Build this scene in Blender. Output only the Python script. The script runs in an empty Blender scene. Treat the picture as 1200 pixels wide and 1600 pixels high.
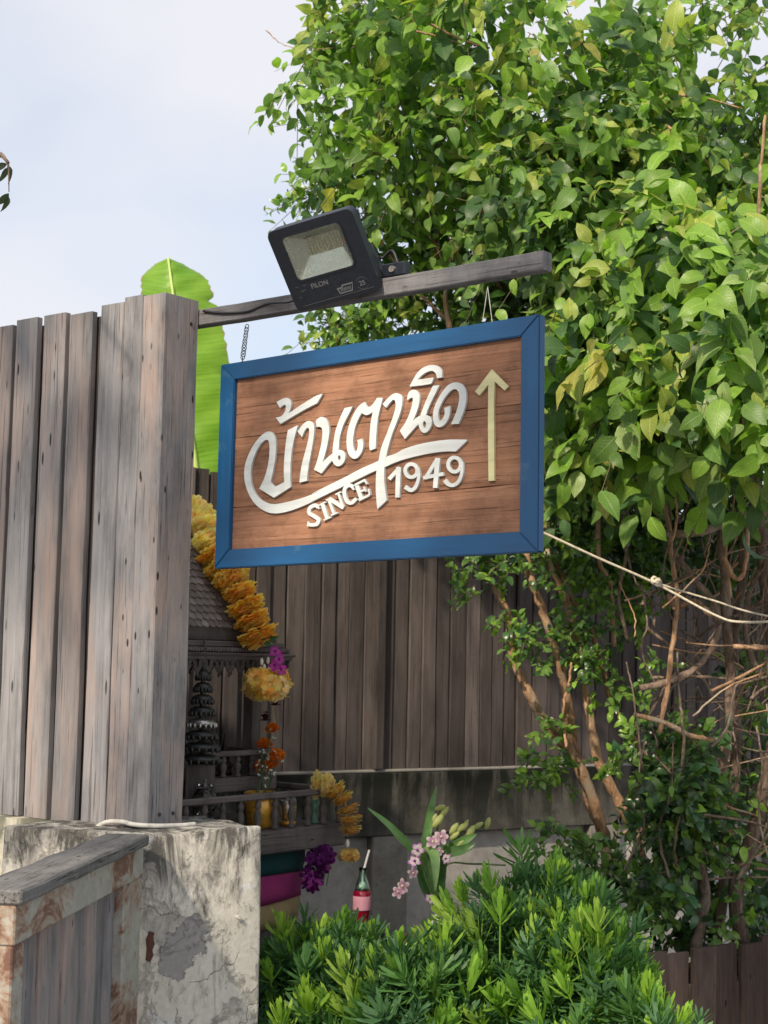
import bpy, bmesh, math, random
import numpy as np
from mathutils import Vector, Matrix
from mathutils.geometry import tessellate_polygon
R = math.radians
rng = np.random.default_rng(7)
random.seed(7)
scene = bpy.context.scene
C = scene.collection
# ------------------------------------------------------------------ camera
F_PX, HORIZON, ROLL, EYE = 2450.0, 1030.0, 0.02, Vector((0, 0, 1.6))
pitch = math.atan((HORIZON - 800) / F_PX)
cF = Vector((0, math.cos(pitch), math.sin(pitch)))
cR0 = Vector((1, 0, 0)); cU0 = Vector((0, -math.sin(pitch), math.cos(pitch)))
cR = cR0 * math.cos(ROLL) + cU0 * math.sin(ROLL)
cU = -cR0 * math.sin(ROLL) + cU0 * math.cos(ROLL)
cam = bpy.data.cameras.new('camera'); cam_o = bpy.data.objects.new('camera', cam); C.objects.link(cam_o)
cam.sensor_fit = 'VERTICAL'; cam.sensor_height = 24.0; cam.lens = F_PX / 1600 * 24.0
cam.clip_start = 0.05; cam.clip_end = 2000
m = Matrix.Identity(4)
for i in range(3):
    m[i][0] = cR[i]; m[i][1] = cU[i]; m[i][2] = -cF[i]; m[i][3] = EYE[i]
cam_o.matrix_world = m
cam.dof.use_dof = True; cam.dof.focus_distance = 4.7; cam.dof.aperture_fstop = 4.0
scene.camera = cam_o
# ------------------------------------------------------------------ sky and sun
SUN_AZ, SUN_EL = R(-152), R(38)          # towards the sun: behind the camera, to its left
sunv = Vector((math.sin(SUN_AZ) * math.cos(SUN_EL), math.cos(SUN_AZ) * math.cos(SUN_EL), math.sin(SUN_EL)))
world = bpy.data.worlds.new('World'); scene.world = world; world.use_nodes = True
wn = world.node_tree; wn.nodes.clear()
def WN(t, **k):
    n = wn.nodes.new(t)
    for a, b in k.items(): setattr(n, a, b)
    return n
w_out = WN('ShaderNodeOutputWorld'); w_mix = WN('ShaderNodeMixShader')
w_sky = WN('ShaderNodeTexSky', sky_type='NISHITA', sun_disc=False, sun_elevation=SUN_EL, sun_rotation=SUN_AZ % (2 * math.pi), dust_density=3.0)
w_b1 = WN('ShaderNodeBackground'); w_b1.inputs['Strength'].default_value = 0.10
w_b2 = WN('ShaderNodeBackground'); w_b2.inputs['Color'].default_value = (0.94, 0.945, 1.0, 1); w_b2.inputs['Strength'].default_value = 0.435
w_tc = WN('ShaderNodeTexCoord'); w_mp = WN('ShaderNodeMapping'); w_mp.inputs['Scale'].default_value = (1, 1, 1.7)
w_no = WN('ShaderNodeTexNoise'); w_no.inputs['Scale'].default_value = 2.6; w_no.inputs['Detail'].default_value = 4; w_no.inputs['Roughness'].default_value = 0.45
w_rp = WN('ShaderNodeMapRange'); w_rp.inputs['From Min'].default_value = 0.36; w_rp.inputs['From Max'].default_value = 0.6
w_rp.inputs['To Min'].default_value = 0.48; w_rp.inputs['To Max'].default_value = 0.97
L = wn.links.new
L(w_tc.outputs['Generated'], w_mp.inputs['Vector']); L(w_mp.outputs['Vector'], w_no.inputs['Vector']); L(w_no.outputs['Fac'], w_rp.inputs['Value'])
L(w_sky.outputs['Color'], w_b1.inputs['Color']); L(w_rp.outputs['Result'], w_mix.inputs['Fac'])
L(w_b1.outputs[0], w_mix.inputs[1]); L(w_b2.outputs[0], w_mix.inputs[2]); L(w_mix.outputs[0], w_out.inputs['Surface'])
sun = bpy.data.lights.new('sun', 'SUN'); sun.energy = 2.5; sun.angle = R(2.0); sun.color = (1.0, 0.85, 0.67)
sun_o = bpy.data.objects.new('sun', sun); C.objects.link(sun_o)
sun_o.rotation_euler = sunv.to_track_quat('Z', 'Y').to_euler(); sun_o.location = sunv * 30
scene.view_settings.view_transform = 'Standard'; scene.view_settings.look = 'None'
scene.view_settings.exposure = 1.1; scene.view_settings.gamma = 1.0
# ------------------------------------------------------------------ pixel helpers: a pixel is a direction, the depth comes from a plane
def ray(x, y): return cF + cR * ((x - 600) / F_PX) + cU * ((800 - y) / F_PX)
def at(x, y, Y):
    r = ray(x, y); return EYE + r * (Y / r.y)
def onplane(x, y, p, n):
    r = ray(x, y); return EYE + r * ((p - EYE).dot(n) / r.dot(n))
def onz(x, y, z):
    r = ray(x, y); return EYE + r * ((z - EYE.z) / r.z)
def proj(p):
    q = Vector(p) - EYE; d = q.dot(cF)
    return 600 + F_PX * q.dot(cR) / d, 800 - F_PX * q.dot(cU) / d
YAW = 0.6575
D = Vector((math.cos(YAW), -math.sin(YAW), 0)); N = Vector((math.sin(YAW), math.cos(YAW), 0)); Z = Vector((0, 0, 1))
TR = at(848.6, 489.2, 4.3)               # top right corner of the sign; D runs along the fence line, N away from us
def FW(s, n, z):
    p = TR + D * s + N * n; return Vector((p.x, p.y, z))
def frame(o, x, y, z):
    m = Matrix.Identity(4)
    for i in range(3):
        m[i][0] = x[i]; m[i][1] = y[i]; m[i][2] = z[i]; m[i][3] = o[i]
    return m
I4 = Matrix.Identity(4)
# ------------------------------------------------------------------ object helpers
WM = {}
def place(o, parent=None, world_m=I4):
    C.objects.link(o); WM[o.name] = world_m.copy()
    if parent is not None:
        o.parent = parent; o.matrix_basis = WM[parent.name].inverted() @ world_m
    else: o.matrix_basis = world_m
    return o
def tag(o, label=None, cat=None, group=None, kind=None):
    for k, v in (('label', label), ('category', cat), ('group', group), ('kind', kind)):
        if v: o[k] = v
    return o
def thing(name, loc, label, cat, group=None, world_m=None):
    o = bpy.data.objects.new(name, None); o.empty_display_size = 0.1
    place(o, None, world_m if world_m is not None else Matrix.Translation(loc))
    return tag(o, label, cat, group)
class MB:
    def __init__(s): s.v = []; s.f = []; s.c = []; s.col = None
    def add(s, v, f):
        b = len(s.v); s.v += [tuple(p) for p in v]; s.f += [tuple(i + b for i in q) for q in f]
        if s.col is not None: s.c += [s.col] * len(v)
        return s
    def box(s, x0, x1, y0, y1, z0, z1, M=None):
        v = [Vector((x, y, z)) for z in (z0, z1) for y in (y0, y1) for x in (x0, x1)]
        if M is not None: v = [M @ p for p in v]
        return s.add(v, [(0, 2, 3, 1), (4, 5, 7, 6), (0, 1, 5, 4), (2, 6, 7, 3), (0, 4, 6, 2), (1, 3, 7, 5)])
    def cbox(s, x0, x1, y0, y1, z0, z1, b=0.003, M=None):       # chamfered box
        X = (x0, x1); Y = (y0, y1); ZZ = (z0, z1); v = []; ix = {}
        for i in (0, 1):
            for j in (0, 1):
                for k in (0, 1):
                    sx, sy, sz = (1 - 2 * i) * b, (1 - 2 * j) * b, (1 - 2 * k) * b
                    for a, p in enumerate(((X[i], Y[j] + sy, ZZ[k] + sz), (X[i] + sx, Y[j], ZZ[k] + sz), (X[i] + sx, Y[j] + sy, ZZ[k]))):
                        ix[i, j, k, a] = len(v); v.append(M @ Vector(p) if M is not None else Vector(p))
        f = []
        for i in (0, 1):
            f.append([ix[i, 0, 0, 0], ix[i, 1, 0, 0], ix[i, 1, 1, 0], ix[i, 0, 1, 0]])
            f.append([ix[0, i, 0, 1], ix[1, i, 0, 1], ix[1, i, 1, 1], ix[0, i, 1, 1]])
            f.append([ix[0, 0, i, 2], ix[1, 0, i, 2], ix[1, 1, i, 2], ix[0, 1, i, 2]])
            for j in (0, 1):
                f.append([ix[i, j, 0, 0], ix[i, j, 1, 0], ix[i, j, 1, 1], ix[i, j, 0, 1]])
                f.append([ix[i, 0, j, 0], ix[i, 1, j, 0], ix[i, 1, j, 2], ix[i, 0, j, 2]])
                f.append([ix[0, i, j, 1], ix[1, i, j, 1], ix[1, i, j, 2], ix[0, i, j, 2]])
                for k in (0, 1): f.append([ix[i, j, k, 0], ix[i, j, k, 1], ix[i, j, k, 2]])
        return s.add(v, f)
    def tube(s, pts, rad, n=8, cap=True):
        pts = [Vector(p) for p in pts]
        if not hasattr(rad, '__len__'): rad = [rad] * len(pts)
        b = []; up = None
        for i, p in enumerate(pts):
            t = (pts[min(i + 1, len(pts) - 1)] - pts[max(i - 1, 0)]).normalized()
            if up is None: up = t.orthogonal().normalized()
            up = (up - t * up.dot(t)).normalized(); sd = t.cross(up)
            b += [p + (up * math.cos(2 * math.pi * k / n) + sd * math.sin(2 * math.pi * k / n)) * rad[i] for k in range(n)]
        f = [(i * n + k, i * n + (k + 1) % n, (i + 1) * n + (k + 1) % n, (i + 1) * n + k) for i in range(len(pts) - 1) for k in range(n)]
        if cap: f += [tuple(range(n - 1, -1, -1)), tuple(range((len(pts) - 1) * n, len(pts) * n))]
        return s.add(b, f)
    def lathe(s, prof, n=16, M=None):
        v = [Vector((r * math.cos(2 * math.pi * k / n), r * math.sin(2 * math.pi * k / n), z)) for r, z in prof for k in range(n)]
        if M is not None: v = [M @ p for p in v]
        f = [(i * n + k, i * n + (k + 1) % n, (i + 1) * n + (k + 1) % n, (i + 1) * n + k) for i in range(len(prof) - 1) for k in range(n)]
        f += [tuple(range(n - 1, -1, -1)), tuple(range((len(prof) - 1) * n, len(prof) * n))]
        return s.add(v, f)
    def torus(s, M, r, t, n=14, k=6, sx=1.0):
        v = []
        for i in range(n):
            a = 2 * math.pi * i / n
            for j in range(k):
                b = 2 * math.pi * j / k
                v.append(M @ Vector(((r + t * math.cos(b)) * math.cos(a) * sx, (r + t * math.cos(b)) * math.sin(a), t * math.sin(b))))
        return s.add(v, [(i * k + j, ((i + 1) % n) * k + j, ((i + 1) % n) * k + (j + 1) % k, i * k + (j + 1) % k) for i in range(n) for j in range(k)])
    def prism(s, loops, z0, z1, M=None):                          # outline loops in xy, holes after the first
        tri = tessellate_polygon([[Vector((x, y, 0)) for x, y in l] for l in loops])
        flat = [p for l in loops for p in l]; n = len(flat)
        v = [Vector((x, y, z1)) for x, y in flat] + [Vector((x, y, z0)) for x, y in flat]
        f = [tuple(t) for t in tri] + [tuple(i + n for i in reversed(t)) for t in tri]
        b = 0
        for l in loops:
            k = len(l)
            f += [(b + i, b + (i + 1) % k, n + b + (i + 1) % k, n + b + i) for i in range(k)]; b += k
        if M is not None: v = [M @ p for p in v]
        return s.add(v, f)
    def mesh(s, name, mat, smooth=False):
        me = bpy.data.meshes.new(name); me.from_pydata(s.v, [], s.f); me.validate(); me.update()
        bm = bmesh.new(); bm.from_mesh(me); bmesh.ops.recalc_face_normals(bm, faces=bm.faces); bm.to_mesh(me); bm.free()
        if mat: me.materials.append(mat)
        if smooth: me.polygons.foreach_set('use_smooth', [True] * len(me.polygons))
        if s.c:
            a = me.color_attributes.new('col', 'FLOAT_COLOR', 'POINT')
            a.data.foreach_set('color', np.array([tuple(c) + (1,) for c in s.c], dtype=np.float32).ravel())
        return me
    def build(s, name, mat, parent=None, M=I4, smooth=False, wire=None):
        return place(bpy.data.objects.new(name, s.mesh(name, mat, smooth)), parent, M)
def inst(name, me, parent, M): return place(bpy.data.objects.new(name, me), parent, M)
def fast_mesh(name, V, T, mat, col=None, smooth=True, luv=None):           # big triangle meshes from numpy
    me = bpy.data.meshes.new(name); V = np.asarray(V, np.float32); T = np.asarray(T, np.int32)
    me.vertices.add(len(V)); me.vertices.foreach_set('co', V.ravel())
    me.loops.add(len(T) * 3); me.loops.foreach_set('vertex_index', T.ravel())
    me.polygons.add(len(T)); me.polygons.foreach_set('loop_start', np.arange(0, len(T) * 3, 3, dtype=np.int32))
    me.polygons.foreach_set('loop_total', np.full(len(T), 3, np.int32))
    me.update(calc_edges=True)
    me.polygons.foreach_set('use_smooth', np.full(len(T), smooth))
    if col is not None:
        a = me.color_attributes.new('col', 'FLOAT_COLOR', 'POINT')
        a.data.foreach_set('color', np.hstack([col, np.ones((len(col), 1))]).astype(np.float32).ravel())
    if luv is not None:
        a = me.attributes.new('luv', 'FLOAT_VECTOR', 'POINT'); a.data.foreach_set('vector', np.asarray(luv, np.float32).ravel())
    me.materials.append(mat); return me
def spline(pts, n=6):                                            # Catmull-Rom through 3D points
    P = [Vector(p) for p in pts]; P = [P[0] * 2 - P[1]] + P + [P[-1] * 2 - P[-2]]; out = []
    for i in range(1, len(P) - 2):
        for k in range(n):
            t = k / n; a, b, c, d = P[i - 1], P[i], P[i + 1], P[i + 2]
            out.append(0.5 * (2 * b + (c - a) * t + (2 * a - 5 * b + 4 * c - d) * t * t + (3 * b - a - 3 * c + d) * t ** 3))
    return out + [P[-2]]
# ------------------------------------------------------------------ materials
class NT:
    def __init__(s, name):
        s.m = bpy.data.materials.new(name); s.m.use_nodes = True; s.t = s.m.node_tree; s.t.nodes.clear()
        s.out = s.t.nodes.new('ShaderNodeOutputMaterial'); s.p = s.t.nodes.new('ShaderNodeBsdfPrincipled')
        s.l(s.p.outputs[0], s.out.inputs[0])
    def l(s, a, b): s.t.links.new(a, b)
    def n(s, t, ins=None, **k):
        q = s.t.nodes.new(t)
        for a, b in k.items(): setattr(q, a, b)
        for a, b in (ins or {}).items():
            if isinstance(b, bpy.types.NodeSocket): s.l(b, q.inputs[a])
            else: q.inputs[a].default_value = b
        return q
    def set(s, **k):
        for a, b in k.items():
            a = a.replace('_', ' ')
            if isinstance(b, bpy.types.NodeSocket): s.l(b, s.p.inputs[a])
            else: s.p.inputs[a].default_value = b
    def coord(s, scale=(1, 1, 1), rnd=True, rot=(0, 0, 0)):
        tc = s.n('ShaderNodeTexCoord').outputs['Object']
        if rnd:
            oi = s.n('ShaderNodeObjectInfo').outputs['Random']
            k = s.n('ShaderNodeMath', {0: oi, 1: 37.0}, operation='MULTIPLY').outputs[0]
            cb = s.n('ShaderNodeCombineXYZ', {0: k, 1: k, 2: k}).outputs[0]
            tc = s.n('ShaderNodeVectorMath', {0: tc, 1: cb}, operation='ADD').outputs[0]
        return s.n('ShaderNodeMapping', {'Vector': tc, 'Scale': scale, 'Rotation': rot}).outputs[0]
    def noise(s, vec, scale=1, detail=4, rough=.55, dist=0):
        return s.n('ShaderNodeTexNoise', {'Vector': vec, 'Scale': scale, 'Detail': detail, 'Roughness': rough, 'Distortion': dist}).outputs['Fac']
    def ramp(s, fac, *stops):
        r = s.n('ShaderNodeValToRGB', {'Fac': fac}); e = r.color_ramp.elements
        while len(e) < len(stops): e.new(0.5)
        for q, (p, c) in zip(e, stops):
            q.position = p; q.color = (c, c, c, 1) if not hasattr(c, '__len__') else tuple(c) + (1,)
        return r.outputs['Color']
    def mix(s, fac, a, b, mode='MIX'):
        q = s.n('ShaderNodeMix', data_type='RGBA', blend_type=mode)
        for i, v in ((0, fac), (6, a), (7, b)):
            if isinstance(v, bpy.types.NodeSocket): s.l(v, q.inputs[i])
            else: q.inputs[i].default_value = v if i == 0 else (tuple(v) + (1,))[:4]
        return q.outputs[2]
    def math(s, op, a, b=0.0): return s.n('ShaderNodeMath', {0: a, 1: b}, operation=op).outputs[0]
    def bump(s, h, dist=.002, strength=.6):
        s.set(Normal=s.n('ShaderNodeBump', {'Height': h, 'Distance': dist, 'Strength': strength}).outputs[0])
def wood(name, dark, mid, light, axis=2, rough=.85, crack=.55, tint=.25, warm=None, freq=1.0, bump=.6, calm=.35, worms=1.0):
    t = NT(name)
    def sc(a, b):
        v = [a * freq] * 3; v[axis] = b; return tuple(v)
    g = t.noise(t.coord(sc(46, 1.6)), 1, 6, .65, .6)
    fine = t.noise(t.coord(sc(260, 9)), 1, 6, .75)
    broad = t.noise(t.coord(sc(5, 1.3)), 1, 4, .6)
    col = t.ramp(g, (.28, dark), (.5, mid), (.75, light))
    col = t.mix(.4, col, t.ramp(fine, (.3, dark), (.7, light)), 'MIX')
    col = t.mix(calm, col, mid)
    blot = t.noise(t.coord((11, 11, 4)), 1, 6, .7)
    col = t.mix(.8, col, t.ramp(broad, (.3, .6), (.7, 1.15)), 'MULTIPLY'); col = t.mix(.7, col, t.ramp(blot, (.32, .5), (.55, 1.05)), 'MULTIPLY')
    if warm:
        w = t.noise(t.coord((7, 7, 2.2)), 1, 4, .6)  # pinkish-brown wood tone that also paints warm sun patches into the colour
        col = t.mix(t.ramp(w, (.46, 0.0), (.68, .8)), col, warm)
    ck = t.ramp(t.noise(t.coord(sc(75, 2.6)), 1, 5, .7, .35), (.30, 1.0), (.36, 0.0))
    hair = t.ramp(t.noise(t.coord(sc(150, 3.2)), 1, 3, .6, .25), (.34, 1.0), (.39, 0.0))
    ck = t.math('MULTIPLY', t.math('MAXIMUM', ck, t.math('MULTIPLY', hair, .75)), crack)
    col = t.mix(ck, col, [c * .25 for c in dark])
    worm = t.n('ShaderNodeTexVoronoi', {'Vector': t.coord(sc(26, 9)), 'Scale': 1.0}).outputs['Distance']
    wm = t.math('MULTIPLY', t.ramp(worm, (.10, worms), (.15, 0.0)), t.ramp(broad, (.46, 0.0), (.56, 1.0)))
    col = t.mix(wm, col, [c * .3 for c in dark])
    oi = t.n('ShaderNodeObjectInfo').outputs['Random']
    v = t.math('ADD', t.math('MULTIPLY', oi, tint), 1 - tint / 2)
    col = t.mix(1.0, col, t.n('ShaderNodeCombineColor', {0: v, 1: v, 2: v}).outputs[0], 'MULTIPLY')
    h = t.math('SUBTRACT', t.math('ADD', g, t.math('MULTIPLY', fine, .4)), t.math('MULTIPLY', ck, 1.5))
    t.set(Base_Color=col, Roughness=rough); t.p.inputs['Specular IOR Level'].default_value = .25
    t.bump(h, .0035, bump); return t.m
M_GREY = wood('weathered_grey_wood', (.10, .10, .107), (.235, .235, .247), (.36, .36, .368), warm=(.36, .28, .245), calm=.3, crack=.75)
M_GREYX = wood('weathered_grey_wood_along_x', (.075, .076, .082), (.17, .17, .18), (.28, .28, .288), axis=0, crack=.6)
M_CAP = wood('weathered_cap_wood', (.075, .075, .075), (.175, .175, .175), (.31, .31, .305), axis=0, crack=.9, bump=1.0)
M_BACK = wood('dark_back_fence_wood', (.04, .034, .032), (.10, .084, .079), (.165, .14, .132), crack=.8, tint=.7, worms=.3)
M_LOW = wood('brown_low_fence_wood', (.035, .025, .022), (.085, .06, .05), (.15, .11, .092), crack=.6, tint=.7)
M_TEAK = wood('dark_spirit_house_wood', (.06, .052, .05), (.145, .124, .118), (.23, .2, .19), axis=0, crack=.5, freq=2)
M_TEAKZ = wood('dark_spirit_house_wood_upright', (.055, .048, .046), (.125, .108, .102), (.21, .185, .172), crack=.5, freq=2)
M_SIGN = wood('reddish_sign_wood', (.12, .052, .029), (.26, .126, .073), (.37, .215, .138), axis=0, rough=.62, crack=.6, tint=.16, freq=1.1, bump=.7, worms=0.0, calm=.2)
def bark(name, c0, c1, c2, lichen, freq=1.0):
    t = NT(name); g = t.noise(t.coord((38 * freq, 38 * freq, 9 * freq)), 1, 6, .7, .8); b = t.noise(t.coord((9, 9, 5)), 1, 5, .65); f = t.noise(t.coord((160, 160, 70)), 1, 3, .6)
    c = t.ramp(g, (.3, c0), (.5, c1), (.72, c2)); c = t.mix(t.ramp(b, (.52, 0.0), (.62, .8)), c, lichen); c = t.mix(.6, c, t.ramp(f, (.3, .6), (.7, 1.2)), 'MULTIPLY')
    oi = t.n('ShaderNodeObjectInfo').outputs['Random']; v = t.math('ADD', t.math('MULTIPLY', oi, .5), .75); c = t.mix(1.0, c, t.n('ShaderNodeCombineColor', {0: v, 1: v, 2: v}).outputs[0], 'MULTIPLY')
    t.set(Base_Color=c, Roughness=.9); t.p.inputs['Specular IOR Level'].default_value = .2; t.bump(t.math('ADD', g, t.math('MULTIPLY', f, .4)), .012, .9); return t.m
def plain(name, col, rough=.5, metal=0, var=.15, scale=20, bump=0, spec=.5, coat=0, trans=0):
    t = NT(name); f = t.noise(t.coord((scale,) * 3), 1, 4, .6)
    c = t.mix(t.ramp(f, (.3, 0.0), (.7, 1.0)), [x * (1 - var) for x in col], [min(1, x * (1 + var)) for x in col])
    t.set(Base_Color=c, Metallic=metal, Roughness=t.n('ShaderNodeMapRange', {'Value': f, 'To Min': max(0.02, rough - .12), 'To Max': min(1, rough + .12)}).outputs[0])
    t.p.inputs['Specular IOR Level'].default_value = spec; t.p.inputs['Coat Weight'].default_value = coat; t.p.inputs['Transmission Weight'].default_value = trans
    if bump: t.bump(f, .002, bump)
    return t.m
M_BARK = bark('orange_brown_bark', (.15, .085, .05), (.42, .255, .15), (.58, .41, .28), (.40, .36, .28))
M_VINEBARK = bark('brown_vine_bark', (.07, .05, .04), (.19, .138, .105), (.36, .28, .215), (.28, .245, .2))
def painted(name, col, worn, rough=.42, amount=.5):
    t = NT(name); a = t.noise(t.coord((3, 40, 40)), 1, 5, .6); b = t.noise(t.coord((9, 9, 9)), 1, 5, .7)
    c = t.mix(t.ramp(a, (.25, 0.0), (.75, 1.0)), [x * .82 for x in col], [x * 1.15 for x in col])
    c = t.mix(t.math('MULTIPLY', t.ramp(b, (.60, 0.0), (.74, 1.0)), amount), c, worn)
    t.set(Base_Color=c, Roughness=t.n('ShaderNodeMapRange', {'Value': a, 'To Min': rough - .1, 'To Max': rough + .15}).outputs[0]); t.bump(a, .0012, .4)
    return t.m
M_BLUE = painted('blue_gloss_paint', (.003, .068, .185), (.05, .13, .22), .38, .75)
M_WHITE = painted('ivory_letter_paint', (.54, .585, .59), (.40, .38, .34), .5, .65)
M_CREAM = painted('pale_yellow_arrow_paint', (.56, .54, .30), (.45, .39, .22), .5, .4)
M_BLACK = plain('black_powder_coat', (.006, .010, .019), .42, var=.3, scale=60, bump=.15)
M_IRON = plain('dark_iron', (.05, .05, .055), .5, .8)
M_CABLE_B = plain('black_cable_rubber', (.012, .012, .014), .5)
M_CABLE_W = plain('dirty_white_cable', (.55, .54, .5), .6, var=.3, scale=30)
M_ROPE = plain('pale_rope', (.55, .5, .4), .8, var=.3, scale=90, bump=.5)
M_GOLD = plain('gold_glaze', (.62, .33, .05), .28, .35, var=.2, coat=.3)
M_SILVER = plain('embossed_silver', (.5, .48, .46), .3, .8, var=.3, scale=120, bump=.6)
M_DARKMETAL = plain('tarnished_bead_metal', (.055, .058, .055), .35, .5, var=.6, scale=160, bump=.8)
M_REFLECT = plain('lamp_reflector', (.42, .45, .40), .25, .7, var=.1)
M_LED = plain('led_yellow', (.42, .40, .25), .4, var=.2, scale=200)
M_PRINT = plain('grey_print', (.12, .13, .14), .6, var=.1)
M_PRINTDIM = plain('faint_print', (.045, .05, .058), .6, var=.1)
M_TEAL = plain('teal_cloth', (.004, .05, .055), .8, bump=.4)
M_PINK = plain('magenta_cloth', (.33, .03, .16), .8, bump=.4)
M_SAND = plain('faded_yellow_cloth', (.36, .27, .13), .85, bump=.4)
M_WPLASTIC = plain('white_plastic', (.75, .75, .75), .4, var=.05)
M_LABEL = plain('pink_bottle_label', (.50, .24, .31), .5, var=.2)
M_SODA = plain('red_soda', (.17, .002, .018), .08, var=.1, coat=.6)
def glass(name, col=(1, 1, 1), rough=.04):
    t = NT(name); t.set(Base_Color=tuple(col) + (1,), Roughness=rough); t.p.inputs['Transmission Weight'].default_value = 1.0; t.p.inputs['IOR'].default_value = 1.45
    return t.m
M_GLASS = glass('clear_glass', (.93, .96, .95)); M_GREENGLASS = glass('pale_green_glass', (.7, .92, .8))
def emit(name, col, s):
    t = NT(name); t.set(Base_Color=tuple(col) + (1,)); t.p.inputs['Emission Color'].default_value = tuple(col) + (1,); t.p.inputs['Emission Strength'].default_value = s; return t.m
M_REDLED = emit('red_led', (1, .02, .08), 3.0)
def blue_china():
    t = NT('blue_white_china'); v = t.n('ShaderNodeTexVoronoi', {'Vector': t.coord((60, 60, 60)), 'Scale': 1.0}).outputs['Distance']
    t.set(Base_Color=t.ramp(v, (.35, (.05, .12, .45)), (.5, (.62, .66, .7))), Roughness=.2); return t.m
M_CHINA = blue_china()
def concrete(name, base, light, stain, top, amount=1.0, patch=None, drip=.5):
    t = NT(name); o = t.coord((1, 1, 1), rnd=False)
    a = t.noise(o, 5, 6, .65, .3); b = t.noise(o, 26, 5, .6); s1 = t.noise(t.coord((9, 9, 1.6), rnd=False), 1, 6, .7, .4); s2 = t.noise(o, 13, 6, .75)
    c = t.mix(t.ramp(a, (.35, 0.0), (.65, 1.0)), base, light)
    c = t.mix(.6, c, t.ramp(b, (.3, .62), (.7, 1.15)), 'MULTIPLY')
    c = t.mix(t.math('MULTIPLY', t.ramp(s2, (.52, 0.0), (.64, .6)), amount), c, stain)
    sep = t.n('ShaderNodeSeparateXYZ', {0: t.n('ShaderNodeTexCoord').outputs['Object']})
    hz = t.n('ShaderNodeMapRange', {'Value': sep.outputs[2], 'From Min': top - drip, 'From Max': top, 'To Min': 0.0, 'To Max': 1.0}).outputs[0]
    k = t.math('MULTIPLY', t.ramp(t.math('ADD', s1, t.math('MULTIPLY', hz, .22)), (.56, 0.0), (.72, 1.0)), hz)
    c = t.mix(t.math('MULTIPLY', k, amount), c, stain)
    h = t.math('ADD', t.math('MULTIPLY', b, .35), a)
    if patch:                                                      # render fallen off, bare grey cement with a ragged edge
        px, py, pz, rx, rz, pcol = patch
        dv = t.n('ShaderNodeVectorMath', {0: t.n('ShaderNodeTexCoord').outputs['Object'], 1: (px, py, pz)}, operation='SUBTRACT').outputs[0]
        dv = t.n('ShaderNodeVectorMath', {0: dv, 1: (1 / rx, 1 / rx, 1 / rz)}, operation='MULTIPLY').outputs[0]
        ln = t.n('ShaderNodeVectorMath', {0: dv}, operation='LENGTH').outputs['Value']
        ln = t.math('ADD', ln, t.math('MULTIPLY', t.math('SUBTRACT', t.noise(o, 11, 5, .6), .5), 2.2))
        f = t.ramp(ln, (.93, 1.0), (.99, 0.0)); c = t.mix(f, c, t.mix(.5, pcol, t.ramp(b, (.3, .7), (.7, 1.1)), 'MULTIPLY'))
        h = t.math('SUBTRACT', h, t.math('MULTIPLY', f, 1.2))
    cr = t.n('ShaderNodeTexVoronoi', {'Vector': t.n('ShaderNodeMapping', {'Vector': t.n('ShaderNodeVectorMath', {0: o, 1: t.n('ShaderNodeTexNoise', {'Vector': o, 'Scale': 4.0}).outputs['Color']}, operation='ADD').outputs[0], 'Scale': (3.1, 3.1, 3.1)}).outputs[0], 'Scale': 1.0}, feature='DISTANCE_TO_EDGE').outputs['Distance']
    crk = t.math('MULTIPLY', t.ramp(cr, (.0, 1.0), (.012, 0.0)), t.ramp(a, (.52, 0.0), (.58, .4)))
    c = t.mix(crk, c, [x * .4 for x in stain])
    t.set(Base_Color=c, Roughness=.92); t.p.inputs['Specular IOR Level'].default_value = .2; t.bump(h, .008, .7); return t.m
def rusty():
    t = NT('rusty_cream_steel'); o = t.coord((1, 1, 1)); a = t.noise(o, 11, 6, .7); b = t.noise(t.coord((5, 9, 7)), 1, 8, .72, .6); d = t.noise(o, 60, 4, .6)
    c = t.mix(t.ramp(a, (.3, 0.0), (.7, 1.0)), (.28, .285, .25), (.42, .415, .37)); c = t.mix(.5, c, t.ramp(d, (.3, .7), (.7, 1.1)), 'MULTIPLY')
    c = t.mix(t.ramp(b, (.48, 0.0), (.54, .75)), c, (.27, .16, .10)); c = t.mix(t.ramp(b, (.54, 0.0), (.59, .9)), c, (.14, .068, .048)); c = t.mix(t.ramp(b, (.64, 0.0), (.68, .8)), c, (.06, .033, .026))
    t.set(Base_Color=c, Roughness=.8); t.bump(t.math('ADD', b, t.math('MULTIPLY', d, .2)), .006, .7); return t.m
M_RUST = rusty()
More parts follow.
